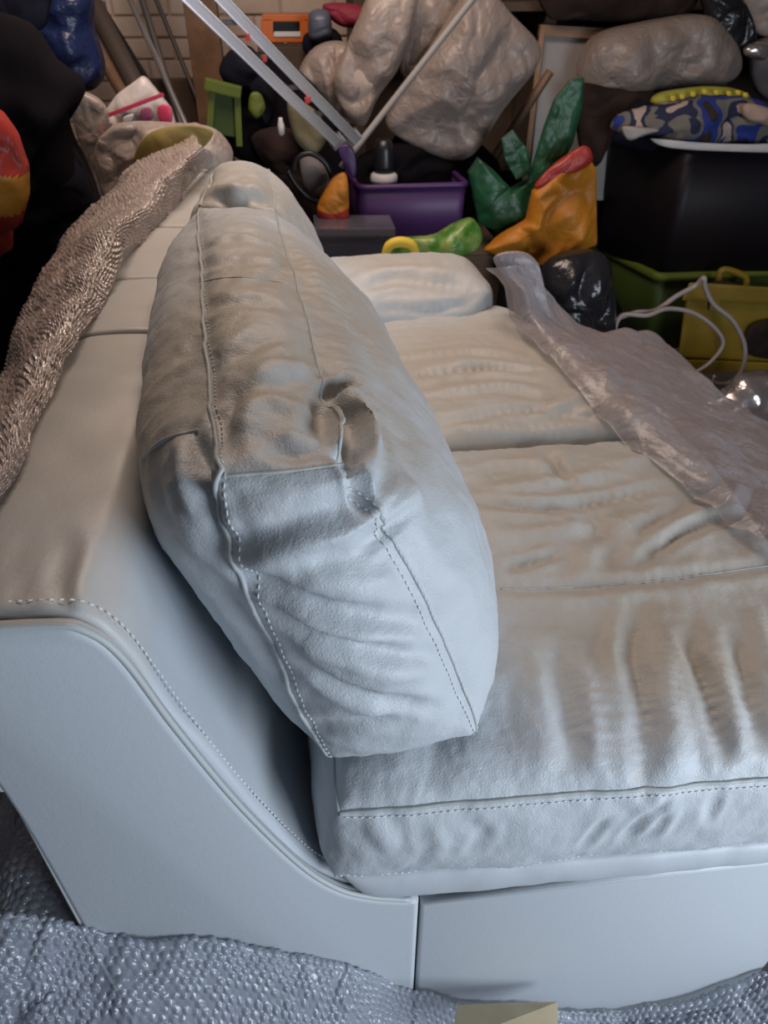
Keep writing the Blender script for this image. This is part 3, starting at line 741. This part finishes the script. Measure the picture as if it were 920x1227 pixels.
pole('grey_rod', (168,-8,3.5), (212,135,3.25), .013, M['greymetal'], 'slim grey metal rod against the painted bricks, left of two', 'rod')
pole('thin_grey_rod', (184,-8,3.55), (236,118,3.35), .009, M['greymetal'], 'thinner grey metal rod against the painted bricks, right of two', 'rod')
pole('pale_rod', (196,90,3.2), (216,135,3.1), .011, M['alu'], 'short pale metal rod in front of the grey rods', 'rod')
x = PY(128, 20, 3.6).x; q = PY(131, 48, 3.6)
T(box('dark_lath', (q.x-.012, 3.58, q.z), (q.x+.012, 3.61, q.z+.13), M['greymetal']), 'short dark lath fixed to the painted brick wall', 'lath')
p = PY(248, 60, 3.25)
T(box('timber_post', (p.x-.06, 3.2, FL), (p.x+.055, 3.30, 2.25), M['wood']), 'square brown timber post standing right of the painted bricks', 'post')
p0 = PY(178, 96, 3.4); p1 = PY(236, 96, 3.4)
T(box('plywood_offcut', (p0.x-.12, 3.40, FL), (p1.x, 3.46, p0.z), M['dcard']), 'low dark board standing at the foot of the brick wall', 'board')
e = empty('printed_bag', PY(165, 160, 2.35), 'white plastic bag with red and mauve print standing up behind the sofa', 'bag')
bag('bag_body', [(114,148),(140,112),(170,90),(176,93),(206,130),(212,150),(190,170),(150,180),(122,180)], 2.35, .10, M['white_bag'], .008, 14, 4, parent=e, sm=False)
def fr(px, py, Y=2.285): return PY(px, py, Y)
bar('print_stripe', fr(125,140), fr(196,113), .010, .004, M['pink'], e, side=(0,0,1))
for nm, pts, m_ in (('print_patch', [(188,128),(200,124),(207,134),(205,150),(192,148)], 'pink'), ('print_patch', [(168,132),(180,128),(184,142),(170,147)], 'mauve'), ('print_patch', [(118,150),(126,148),(130,165),(120,170)], 'pink'), ('print_patch', [(148,140),(160,136),(158,146),(148,150)], 'white'), ('print_patch', [(122,158),(130,152),(132,160),(126,166)], 'yellow')):
    bag(nm, pts, 2.285, .02, M[m_], .002, 20, 5, parent=e, rings=6, M_=24)
# lime thing, dark bags, and so on
e = empty('lime_step_stool', PY(270, 130, 2.75), 'lime green plastic step stool among dark bags beside the timber post', 'stool')
a = fr(245,100,2.72); b_ = fr(289,111,2.72)
bar('top_rail', a, b_, .035, .03, M['lime'], e, side=(0,0,1), bev=.006)
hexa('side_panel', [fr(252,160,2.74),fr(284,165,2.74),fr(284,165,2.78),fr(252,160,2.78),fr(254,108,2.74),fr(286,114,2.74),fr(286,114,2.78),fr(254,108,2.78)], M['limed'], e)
bar('leg', fr(254,110,2.735), fr(250,175,2.735), .02, .02, M['lime'], e)
bar('leg', fr(284,112,2.735), fr(287,175,2.735), .02, .02, M['lime'], e)
b = bag('lime_pouch', [(300,112),(312,112),(318,130),(308,142),(298,132)], 2.70, .06, M['lime'], .006, 14, 3); T(b, 'small lime green pouch right of the lime step stool', 'pouch')
b = bag('black_rucksack', [(256,150),(272,100),(300,62),(345,75),(385,110),(412,170),(405,250),(365,235),(330,205),(285,190)], 2.88, .20, M['cloth'], .025, 7, 3); T(b, 'black rucksack slumped behind the far end of the sofa back', 'bag')
b = bag('navy_jacket', [(262,85),(275,60),(300,55),(320,85),(330,120),(318,150),(300,110),(280,110)], 2.80, .08, M['navy'], .015, 9, 6); T(b, 'navy jacket bundled behind the ladder, above the lime stool', 'jacket')
b = bag('olive_bag', [(345,118),(380,135),(392,165),(375,185),(352,165)], 2.72, .08, M['olive'], .012, 10, 7); T(b, 'small olive cloth bag under the ladder rails', 'bag')
b = bag('grey_pouch', [(360,185),(388,190),(396,212),(385,235),(365,225)], 2.66, .07, M['grey'], .008, 10, 2); T(b, 'grey cloth pouch inside the black cable loop', 'pouch')
b = bag('brown_cloth', [(300,165),(340,150),(375,175),(400,235),(395,290),(360,260),(330,215)], 2.80, .10, M['brown'], .02, 9, 5); T(b, 'dark brown cloth heaped beyond the back cushions', 'cloth')
T(tube('black_cable', [fr(*q, 2.6) for q in [(352,205),(356,190),(372,184),(390,196),(398,220),(390,242),(372,238),(355,222),(345,205)]], .009, M['black'], sm=6), 'black cable loop hanging left of the purple crate', 'cable')
T(tube('small_white_bottle', [fr(337,163,2.6),fr(337,160,2.6),fr(336.5,150,2.6),fr(336,144,2.6),fr(336,141,2.6)], [.002,.011,.011,.007,.006], M['white']), 'tiny white bottle among the black bags under the ladder', 'bottle')
# orange case on a dark box
e = empty('orange_case', fr(342, 50, 3.22), 'orange plastic case with an open black slot, on a dark box below the shelf', 'case')
Yc = 3.2
def rect(name, x0, y0, x1, y1, Y, dp, m_, par, bev=.004):
    return hexa(name, [fr(x0,y1,Y),fr(x1,y1,Y),fr(x1,y1,Y)+Vector((0,dp,0)),fr(x0,y1,Y)+Vector((0,dp,0)),fr(x0,y0,Y),fr(x1,y0,Y),fr(x1,y0,Y)+Vector((0,dp,0)),fr(x0,y0,Y)+Vector((0,dp,0))], M[m_], par, bev)
rect('case_top', 314, 17, 370, 26, Yc, .05, 'orange', e); rect('case_base', 312, 41, 372, 51, Yc, .05, 'orange', e)
rect('case_side', 313, 22, 327, 45, Yc, .05, 'orange', e); rect('case_side', 359, 22, 371, 45, Yc, .05, 'orange', e)
rect('slot', 326, 24, 360, 42, Yc+.03, .02, 'black', e); rect('label_strip', 328, 38, 360, 44, Yc-.004, .01, 'white', e, .001)
p0 = fr(308, 52, Yc); p1 = fr(376, 52, Yc)
cb((p0.x, Yc-.02, FL), (p1.x, Yc+.075, p0.z-.003), 'tall dark box under the orange case')
b = bag('steel_blue_jug', [(370,18),(382,10),(395,16),(396,46),(372,48)], 3.1, .10, M['steel'], .008, 12, 6); T(b, 'steel blue plastic jug right of the orange case', 'jug')
b = bag('crimson_cloth', [(386,6),(420,4),(445,14),(432,32),(405,30)], 3.12, .10, M['crimson'], .012, 10, 8); T(b, 'crimson cloth bundle behind the pale wrapped cushions', 'cloth')
b = bag('blue_cloth', [(366,40),(400,34),(410,55),(385,75),(364,62)], 3.14, .08, M['navy'], .012, 10, 8); T(b, 'dark blue cloth under the steel blue jug', 'cloth')
# ladder
e = empty('aluminium_ladder', fr(412, 178, 2.52), 'folded silver aluminium ladder leaning down into the purple crate', 'ladder')
a1, a2 = fr(206,-22,2.30), fr(404,170,2.50); b1, b2_ = fr(246,-22,2.34), fr(428,168,2.54)
sd = (a2-a1).normalized().cross(Vector((0,-1,0)))
bar('rail', a1, a2, .028, .022, M['alu'], e, side=sd); bar('rail', b1, b2_, .028, .022, M['alu'], e, side=sd)
n_ = sd.normalized()
for s_, A1, A2 in ((1, a1, a2), (-1, a1, a2), (1, b1, b2_), (-1, b1, b2_)):
    bar('rail_flange', A1+n_*s_*.013+Vector((0,-.013,0)), A2+n_*s_*.013+Vector((0,-.013,0)), .004, .012, M['alu'], e, side=sd, bev=.001)
for t in (.22, .42, .62, .80, .95):
    p = a1.lerp(a2, t); q = b1.lerp(b2_, t); bar('rung', p+Vector((0,.02,0)), q+Vector((0,.02,0)), .012, .012, M['greymetal'], e)
for t, k in ((.30, 0), (.47, 1), (.69, 0), (.74, 1)):
    p = (a1.lerp(a2, t)) if k else (a1.lerp(a2, t)*.35+b1.lerp(b2_, t)*.65); p = p+Vector((0, -.022, 0)) - (n_*.026 if k else n_*0)
    box('red_clip', p-Vector((.006,.004,.008)), p+Vector((.006,.006,.008)), M['red'], e, .002)
bar('foot_cap', fr(399,163,2.505), fr(408,174,2.505), .046, .03, M['greymetal'], e, side=sd, bev=.004)
bar('foot_cap', fr(419,159,2.545), fr(428,170,2.545), .046, .03, M['greymetal'], e, side=sd, bev=.004)
# crates
def crate(name, A, B, Cc, z0, z1, mat, label, cat, taper=.92, wall=.008, rim=.014, rimmat=None):
    """open-topped tub; A,B,Cc = three rim corners (far left, near, right)"""
    A, B, Cc = [Vector((p.x, p.y, 0)) for p in (A, B, Cc)]; D = A+Cc-B; cen = (A+Cc)/2
    e = empty(name, (cen.x, cen.y, z0), label, cat); R = [A, B, Cc, D]
    def lv(z, t, ins=0):
        out = []
        for p in R:
            q = cen+(p-cen)*t; q = q-(p-cen).normalized()*ins*1.4; out.append(Vector((q.x, q.y, z)))
        return out
    lo = lv(z0, taper); hi = lv(z1, 1)
    def subd(r, rr=.03):
        out = []
        for i in range(4):
            p = r[i]; a = (r[i-1]-p).normalized(); b = (r[(i+1) % 4]-p).normalized()
            for t in (0, .25, .5, .75, 1): out.append(p+a*rr*(1-t)**2+b*rr*t*t)
        return out
    def ringmesh(levels, nm, m_, close=False):
        vs = []; fs = []; n = 20
        for L_ in levels: vs += subd(L_)
        for j in range(len(levels)-1):
            for k in range(n): fs.append((j*n+k, j*n+(k+1) % n, (j+1)*n+(k+1) % n, (j+1)*n+k))
        if close: fs.append(tuple(range(n))); 
        return mesh(nm, vs, fs, m_, e, smooth=True)
    lo2 = lv(z0+wall, taper, wall); hi2 = lv(z1, 1, wall)
    ringmesh([lo2[::-1], lo[::-1], hi[::-1], hi2[::-1], lo2[::-1]] if False else [lv(z0, taper*.98), lo, [a.lerp(b, .5)+(a.lerp(b,.5)-Vector((cen.x,cen.y,a.lerp(b,.5).z))).normalized()*.004 for a, b in zip(lo, hi)], hi, hi2, lo2], 'tub_body', mat, False)
    box('tub_base', (0,0,0), (0.001,0.001,0.001), mat, e, 0) if False else hexa('tub_base', [v for v in lv(z0+.001, taper*.985)]+[v for v in lv(z0+wall, taper*.985)], mat, e, 0)
    h = [v for v in lv(z1-rim*.5, 1)]; pts = subd(h); pts += [pts[0], pts[1]]
    tube('rim', pts, rim*.62, rimmat or mat, e, 8)
    return e
ZC = .41
Af, Bf, Cf = PZ(410,188,.68), PZ(430,222,.68), PZ(560,224,.68)
crate('purple_crate', PY(409,188,3.02), PY(430,222,2.62), PY(560,222,2.62), .405, PY(430,222,2.62).z, M['purple'], 'purple open plastic crate holding dark bottles, beside the ladder foot', 'crate', .95, .006, .016)
b = bag('purple_strap', [(404,180),(412,172),(424,178),(428,200),(424,215),(416,205)], 2.58, .02, M['purple'], .004, 12, 3, rings=6, M_=40); T(b, 'purple plastic flap standing up at the ladder foot', 'flap')
# bottles etc in crate
e = empty('dark_bottle', fr(460, 235, 2.75), 'black bottle with a white collar standing in the purple crate', 'bottle')
def up(px, y0, Y, prof_, m_, nm, par):
    base = fr(px, y0, Y); tube(nm, [base+Vector((0,0,h)) for h, r in prof_], [r for h, r in prof_], M[m_], par, 20)
up(460, 245, 2.75, [(-.07,.048),(.0,.048),(.06,.046),(.075,.044)], 'black', 'bottle_body', e)
up(460, 245, 2.75, [(.075,.046),(.085,.048),(.10,.046),(.108,.036)], 'white', 'collar', e)
up(460, 245, 2.75, [(.106,.036),(.13,.036),(.18,.034),(.21,.026),(.215,.012)], 'black', 'cap', e)
b = bag('dark_sweater', [(475,170),(520,165),(555,175),(562,235),(540,260),(470,260),(425,240),(425,195),(445,180)], 2.83, .16, M['cloth'], .02, 9, 8); T(b, 'dark cloth stuffed in the purple crate behind the bottle', 'cloth')
b = bag('black_holdall', [(480,158),(560,165),(600,200),(590,250),(560,230),(500,215),(470,190)], 2.90, .12, M['cloth'], .02, 9, 4); T(b, 'black holdall behind the purple crate, under the wrapped bundle', 'bag')
def bc3(p): return 1 if p.z < fr(400, 247, 2.55).z+math.sin(p.x*40)*.01 else 0
b = bag('orange_and_red_bag', [(392,222),(405,208),(416,212),(418,262),(412,278),(392,268),(379,252)], 2.52, .07, [M['orangebag'], M['redbag']], .008, 14, 4, matfn=bc3); T(b, 'small orange and red plastic bag wedged left of the purple crate', 'bag')
q = fr(400, 290, 2.4)
e = empty('clear_storage_box', fr(420, 330, 2.42), 'clear plastic storage box with dark contents below the purple crate', 'box')
rect('box_body', 380, 283, 470, 400, 2.40, .14, 'clearbox', e, .006); rect('lid', 377, 274, 474, 284, 2.39, .16, 'white' if False else 'clearbox', e, .004); rect('contents', 390, 292, 462, 390, 2.43, .09, 'steel', e, .01)
# wrapped cushions
def wrapped(outline, Y, th, label, seed, inner='foam'):
    e = empty('wrapped_cushion', fr(outline[0][0], outline[0][1], Y), label, 'cushion', None)
    cx = sum(a for a, b in outline)/len(outline); cy = sum(b for a, b in outline)/len(outline)
    bag('cushion', [(cx+(a-cx)*.93, cy+(b-cy)*.93) for a, b in outline], Y, th*.55, M[inner], .012, 7, seed, parent=e)
    bag('polythene_cover', outline, Y, th*1.05, M['bagfilm'], .026, 9, seed+20, parent=e, M_=120, rings=34)
wrapped([(358,92),(366,68),(385,52),(412,50),(430,70),(436,110),(428,146),(405,140),(380,112)], 2.92, .20, 'pale polythene-wrapped cushion, lowest and leftmost of the wrapped bundles', 1)
wrapped([(398,100),(412,60),(430,20),(452,-25),(500,-25),(494,30),(478,78),(452,118),(436,150),(415,140)], 2.80, .18, 'tall pale cushion in milky polythene above the ladder foot', 2)
wrapped([(490,-25),(575,-25),(556,20),(528,62),(498,98),(480,86),(486,40)], 2.92, .16, 'narrow polythene-wrapped roll between the tall cushion and the leaning lath', 3)
wrapped([(572,-25),(612,15),(645,52),(642,78),(622,105),(595,140),(570,180),(545,192),(510,182),(470,160),(462,140),(488,95),(520,50),(545,10)], 2.82, .24, 'big grey-beige cushion wrapped in shiny crumpled polythene, widest of the bundles', 4, 'grey')
pb = [(627,70),(650,58),(658,85),(640,100)]
pole('wooden_lath', (575,-12,2.60), (432,170,2.62), .010, M['board'], 'pale grey lath leaning diagonally across the wrapped bundles', 'lath', 6, .35, .10)
pole('wooden_batten', (655,92,3.0), (585,200,2.95), .016, M['lwood'], 'brown wooden batten leaning left of the framed board', 'batten', 4, .02, .12)
e = empty('framed_board', fr(690, 180, 3.2), 'pale board with a brown wooden top frame leaning behind the green bag', 'board')
hexa('panel', [fr(632,240,3.1),fr(790,240,3.1),fr(790,240,3.12),fr(632,240,3.12),fr(652,40,3.2),fr(800,40,3.2),fr(800,40,3.22),fr(652,40,3.22)], M['board'], e, .003)
bar('frame_rail', fr(646,36,3.19), fr(800,44,3.19), .035, .03, M['lwood'], e, side=(0,0,1)); bar('frame_stile', fr(650,36,3.19), fr(626,240,3.09), .02, .03, M['lwood'], e)
b = bag('dark_bundle', [(655,-30),(830,-30),(828,12),(800,24),(740,26),(690,24),(655,20)], 3.15, .14, M['brown'], .02, 8, 5); T(b, 'dark brown bundle at the top right above the framed board', 'bundle')
# green, orange bags
b = bag('green_bag', [(560,206),(572,188),(592,204),(612,226),(634,214),(652,222),(650,246),(636,268),(600,279),(572,268)], 2.62, .14, M['green'], .018, 10, 3, M_=110, sm=False); T(b, 'dark green plastic carrier bag slumped between the purple crate and the orange bag', 'bag')
gb = b
b = bag('bag_handle', [(628,226),(640,190),(652,150),(664,118),(684,94),(700,92),(697,130),(686,172),(668,206),(650,238)], 2.60, .05, M['green'], .012, 12, 5, sm=False); b.parent = gb
b = bag('bag_handle', [(600,166),(614,154),(634,182),(636,208),(618,216),(604,190)], 2.58, .03, M['green'], .008, 12, 6, sm=False); o_ = [x_ for x_ in C.objects if x_.name == 'green_bag'][0]; b.parent = o_
ob = bag('orange_carrier_bag', [(638,228),(664,210),(701,178),(714,202),(715,292),(690,303),(662,322),(618,319),(580,299),(604,280),(630,264)], 2.52, .14, M['orangebag'], .03, 9, 5, M_=120, sm=False); T(ob, 'orange-yellow plastic carrier bag with a red inside, right of the green bag', 'bag')
b = bag('red_lining', [(640,222),(662,198),(700,174),(710,192),(690,206),(664,208),(646,226)], 2.46, .04, M['redbag'], .008, 14, 5); b.parent = ob
b = bag('printed_packet', [(462,298),(475,286),(520,282),(545,268),(568,262),(578,285),(566,302),(535,308),(520,316),(480,314)], 2.12, .10, M['lgreen'], .014, 12, 5); T(b, 'bright green patterned plastic packet beyond the sofa arm', 'packet')
yh = (tube('yellow_handle', [fr(*q, 2.03) for q in [(461,308),(466,295),(478,290),(492,293),(499,304)]], [.010,.014,.015,.014,.010], M['bright'], sm=6)); yh.parent = b; yh['label'] = 'curved bright yellow handle'
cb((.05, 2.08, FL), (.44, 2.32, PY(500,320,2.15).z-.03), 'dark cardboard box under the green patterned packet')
bb = bag('bin_bag', [(648,330),(665,308),(700,300),(726,306),(735,350),(734,400),(720,412),(670,408),(650,380)], 2.3, .22, M['binbag'], .025, 10, 5); T(bb, 'shiny black bin bag between the polythene twist and the lime crate', 'bag')
b = bag('black_sack', [(600,330),(650,318),(720,330),(760,420),(780,560),(600,560)], 2.45, .25, M['cloth'], .02, 8, 9, zfloor=FL); T(b, 'black sack on the floor beneath the shiny bin bag', 'sack')
# lime crate and black tub
zr = .22
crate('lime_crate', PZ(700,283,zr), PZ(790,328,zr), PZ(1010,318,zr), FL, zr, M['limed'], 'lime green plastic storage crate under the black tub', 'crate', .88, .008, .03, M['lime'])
zt = .60
A2, B2, C2 = PZ(708,290,zr+.02), PZ(795,322,zr+.02), PZ(1000,316,zr+.02)
cc_ = (A2+C2)/2
ex = lambda p: cc_+(p-cc_)*1.0
ztop = PY(792, 176, B2.y).z
crate('black_tub', A2, B2, C2, zr-.004, ztop, M['tubblack'], 'large black plastic tub of clothes stacked on the lime crate', 'tub', .97, .008, .02)
T(tube('tub_scratch', [B2.lerp(A2,.02)+Vector((-.004,-.012,z)) for z in (.03,.08,.12)], .003, M['board']), 'pale scuff of tape on the corner of the black tub', 'tape') if False else None
yb = B2.y
def cl(nm, out, dY, th, m_, label, cat='cloth', seed=1, amp=.012):
    b = bag(nm, out, yb+dY, th, M[m_], amp, 12, seed, rings=10, M_=60); T(b, label, cat); return b
cl('dark_garment', [(715,165),(730,125),(790,108),(870,102),(925,125),(960,170),(900,190),(790,184)], .22, .30, 'navy', 'dark navy clothes filling the black tub', 'clothes', 3)
cl('yellow_green_print_cloth', [(778,122),(795,110),(850,103),(888,108),(900,120),(860,122),(800,128)], .12, .10, 'yelg', 'yellow-green printed cloth at the back of the clothes in the black tub', 'cloth', 4)
for k, (px, py) in enumerate([(806,118),(817,116),(830,113),(844,110),(858,111),(873,112),(884,111),(893,114)]):
    b = bag('print_spot', [(px-3,py-3),(px+3,py-3),(px+3,py+3),(px-3,py+3)], yb+.055, .012, M['bright'], .001, 20, k, rings=4, M_=12, parent=None); b.parent = bpy.data.objects['yellow_green_print_cloth']
cl('camouflage_cloth', [(728,152),(745,134),(790,124),(830,116),(880,114),(925,124),(945,150),(930,172),(880,170),(830,176),(795,168),(770,158),(748,164)], .06, .16, 'bluecloth', 'crumpled blue, grey and white camouflage cloth on top of the black tub', 'cloth', 5, .03)
cl('pinkish_cloth', [(890,126),(905,124),(945,140),(950,158),(915,150),(892,142)], -.01, .06, 'tan', 'pinkish cloth at the right edge of the clothes', 'cloth', 9)
cl('grey_green_cloth', [(745,152),(768,152),(790,156),(770,162),(752,168)], -.05, .04, 'board', 'pale grey-green cloth hanging over the left rim of the black tub', 'cloth', 11)
cl('white_liner', [(778,166),(800,168),(860,172),(925,173),(960,172),(960,182),(880,182),(800,177)], -.03, .02, 'white', 'whitish liner edge along the front rim of the black tub', 'liner', 14, .003)
# grey wrapped bundle over the tub
e = empty('wrapped_grey_bundle', fr(785, 110, yb+.3), 'grey rolled bedding in clear polythene lying above the black tub', 'bundle')
go = [(690,95),(700,60),(722,38),(770,26),(835,16),(862,28),(884,58),(885,85),(862,100),(800,108),(740,122),(700,122)]
bag('bedding', [(788+(a-788)*.94, 72+(b-72)*.94) for a, b in go], yb+.30, .17, M['grey'], .008, 6, 5, parent=e); bag('polythene_cover', go, yb+.30, .32, M['bagfilm'], .012, 7, 6, parent=e, M_=110)
b = bag('brown_sack', [(695,100),(735,105),(790,112),(775,140),(735,160),(712,200),(695,180),(690,130)], yb+.20, .14, M['brown'], .02, 9, 7); T(b, 'dark brown sack left of the black tub, under the grey bundle', 'sack')
b = bag('black_knot_bag', [(838,-20),(880,-10),(900,20),(905,50),(895,62),(870,60),(850,30)], yb+.30, .12, M['binbag'], .02, 12, 9); T(b, 'knotted black plastic bag at the top right', 'bag')
b = bag('white_sack', [(868,-40),(980,-40),(980,50),(915,45),(895,25),(882,5)], yb+.42, .16, M['foam'], .02, 9, 9); T(b, 'pale pinkish sack in the top right corner', 'sack')
b = bag('grey_sack', [(905,50),(980,50),(980,125),(925,122),(902,100)], yb+.36, .16, M['grey'], .012, 9, 3); T(b, 'smooth grey sack at the right edge above the clothes', 'sack')
b = bag('small_grey_bag', [(892,58),(908,50),(922,56),(915,72),(895,68)], yb+.24, .06, M['silver'], .006, 12, 3); T(b, 'small shiny grey bag beside the black knot', 'bag')
# yellow case
e = empty('yellow_tool_case', fr(870, 445, 2.6), 'yellow plastic tool case with a carrying handle in front of the lime crate', 'case')
def yp(px, py, d=0): return fr(px, py, 2.58+d)
hexa('case_body', [yp(812,428),yp(935,436),yp(935,436,.13),yp(812,428,.13),yp(822,352),yp(940,356),yp(940,356,.13),yp(822,352,.13)], M['yellow'], e, .02, seg=3)
hexa('case_foot', [yp(804,447,-.03),yp(945,452,-.03),yp(945,452,.13),yp(804,447,.13),yp(806,430,-.03),yp(945,435,-.03),yp(945,435,.13),yp(806,430,.13)], M['yellow'], e, .008)
hexa('case_lid', [yp(816,360,-.015),yp(945,366,-.015),yp(945,366,.14),yp(816,360,.14),yp(826,338,-.015),yp(942,345,-.015),yp(942,345,.14),yp(826,338,.14)], M['yellow'], e, .012)
tube('handle', [yp(862,345,.08),yp(862,328,.08),yp(870,323,.08),yp(890,330,.08),yp(894,336,.08),yp(893,350,.08)], .013, M['yellow'], e, sm=5)
tube('handle_grip', [yp(846,343,.02),yp(865,340,.02),yp(884,344,.02)], .012, M['brown'], e, sm=4)
bag('side_recess', [(898,392),(925,382),(945,385),(945,428),(895,424)], 2.555, .03, M['brown'], .004, 10, 2, parent=e)
hexa('latch', [yp(850,372,-.02),yp(862,373,-.02),yp(862,373,0),yp(850,372,0),yp(851,356,-.02),yp(863,357,-.02),yp(863,357,0),yp(851,356,0)], M['yellow'], e, .003)
T(tube('white_cable', [fr(x, y, Y) for x, y, Y in [(728,402,2.3),(735,385,2.3),(760,375,2.32),(785,372,2.36),(810,355,2.4),(832,343,2.42),(843,333,2.4),(845,345,2.4),(855,365,2.4),(878,385,2.4),(892,415,2.4),(888,445,2.4),(870,460,2.4),(845,456,2.4),(825,445,2.38),(815,455,2.35)]], .0085, M['cable'], sm=8), 'dirty white cable looped in front of the yellow tool case', 'cable')
T(tube('thin_white_cable', [fr(x, y, Y) for x, y, Y in [(735,400,2.28),(745,378,2.3),(775,378,2.3),(800,370,2.34),(830,375,2.36),(855,392,2.36),(866,412,2.36),(850,435,2.36),(825,452,2.34),(812,468,2.32)]], .0075, M['cable'], sm=8), 'second white cable curling beneath the larger loop', 'cable')
T(tube('grey_cable', [fr(x, y, Y) for x, y, Y in [(790,420,2.3),(812,430,2.3),(830,448,2.3),(835,475,2.3),(850,470,2.32),(856,450,2.32)]], .006, M['cable'], sm=8), 'thin pale cable at the foot of the yellow case', 'cable')
b = bag('foil_bag', [(835,492),(868,468),(895,448),(960,460),(990,540),(930,570),(880,540)], 2.1, .20, M['silver'], .03, 8, 4); T(b, 'shiny silver foil bag below the yellow tool case', 'bag')
cb((1.05, 1.85, FL), (1.9, 2.25, -.05), 'low dark box under the silver foil bag at the right')
# card under the front wrap
q = [PY(545,1222,Y0-.06), PY(660,1226,Y0-.06)]
T(hexa('card_strip', [PY(540,1250,Y0-.10),PY(668,1255,Y0-.10),PY(668,1255,Y0-.095),PY(540,1250,Y0-.095),PY(548,1204,Y0-.045),PY(668,1200,Y0-.045),PY(668,1200,Y0-.040),PY(548,1204,Y0-.040)], M['card'], None, .001), 'strip of tan cardboard tucked into the bubble wrap at the foot of the sofa', 'cardboard')
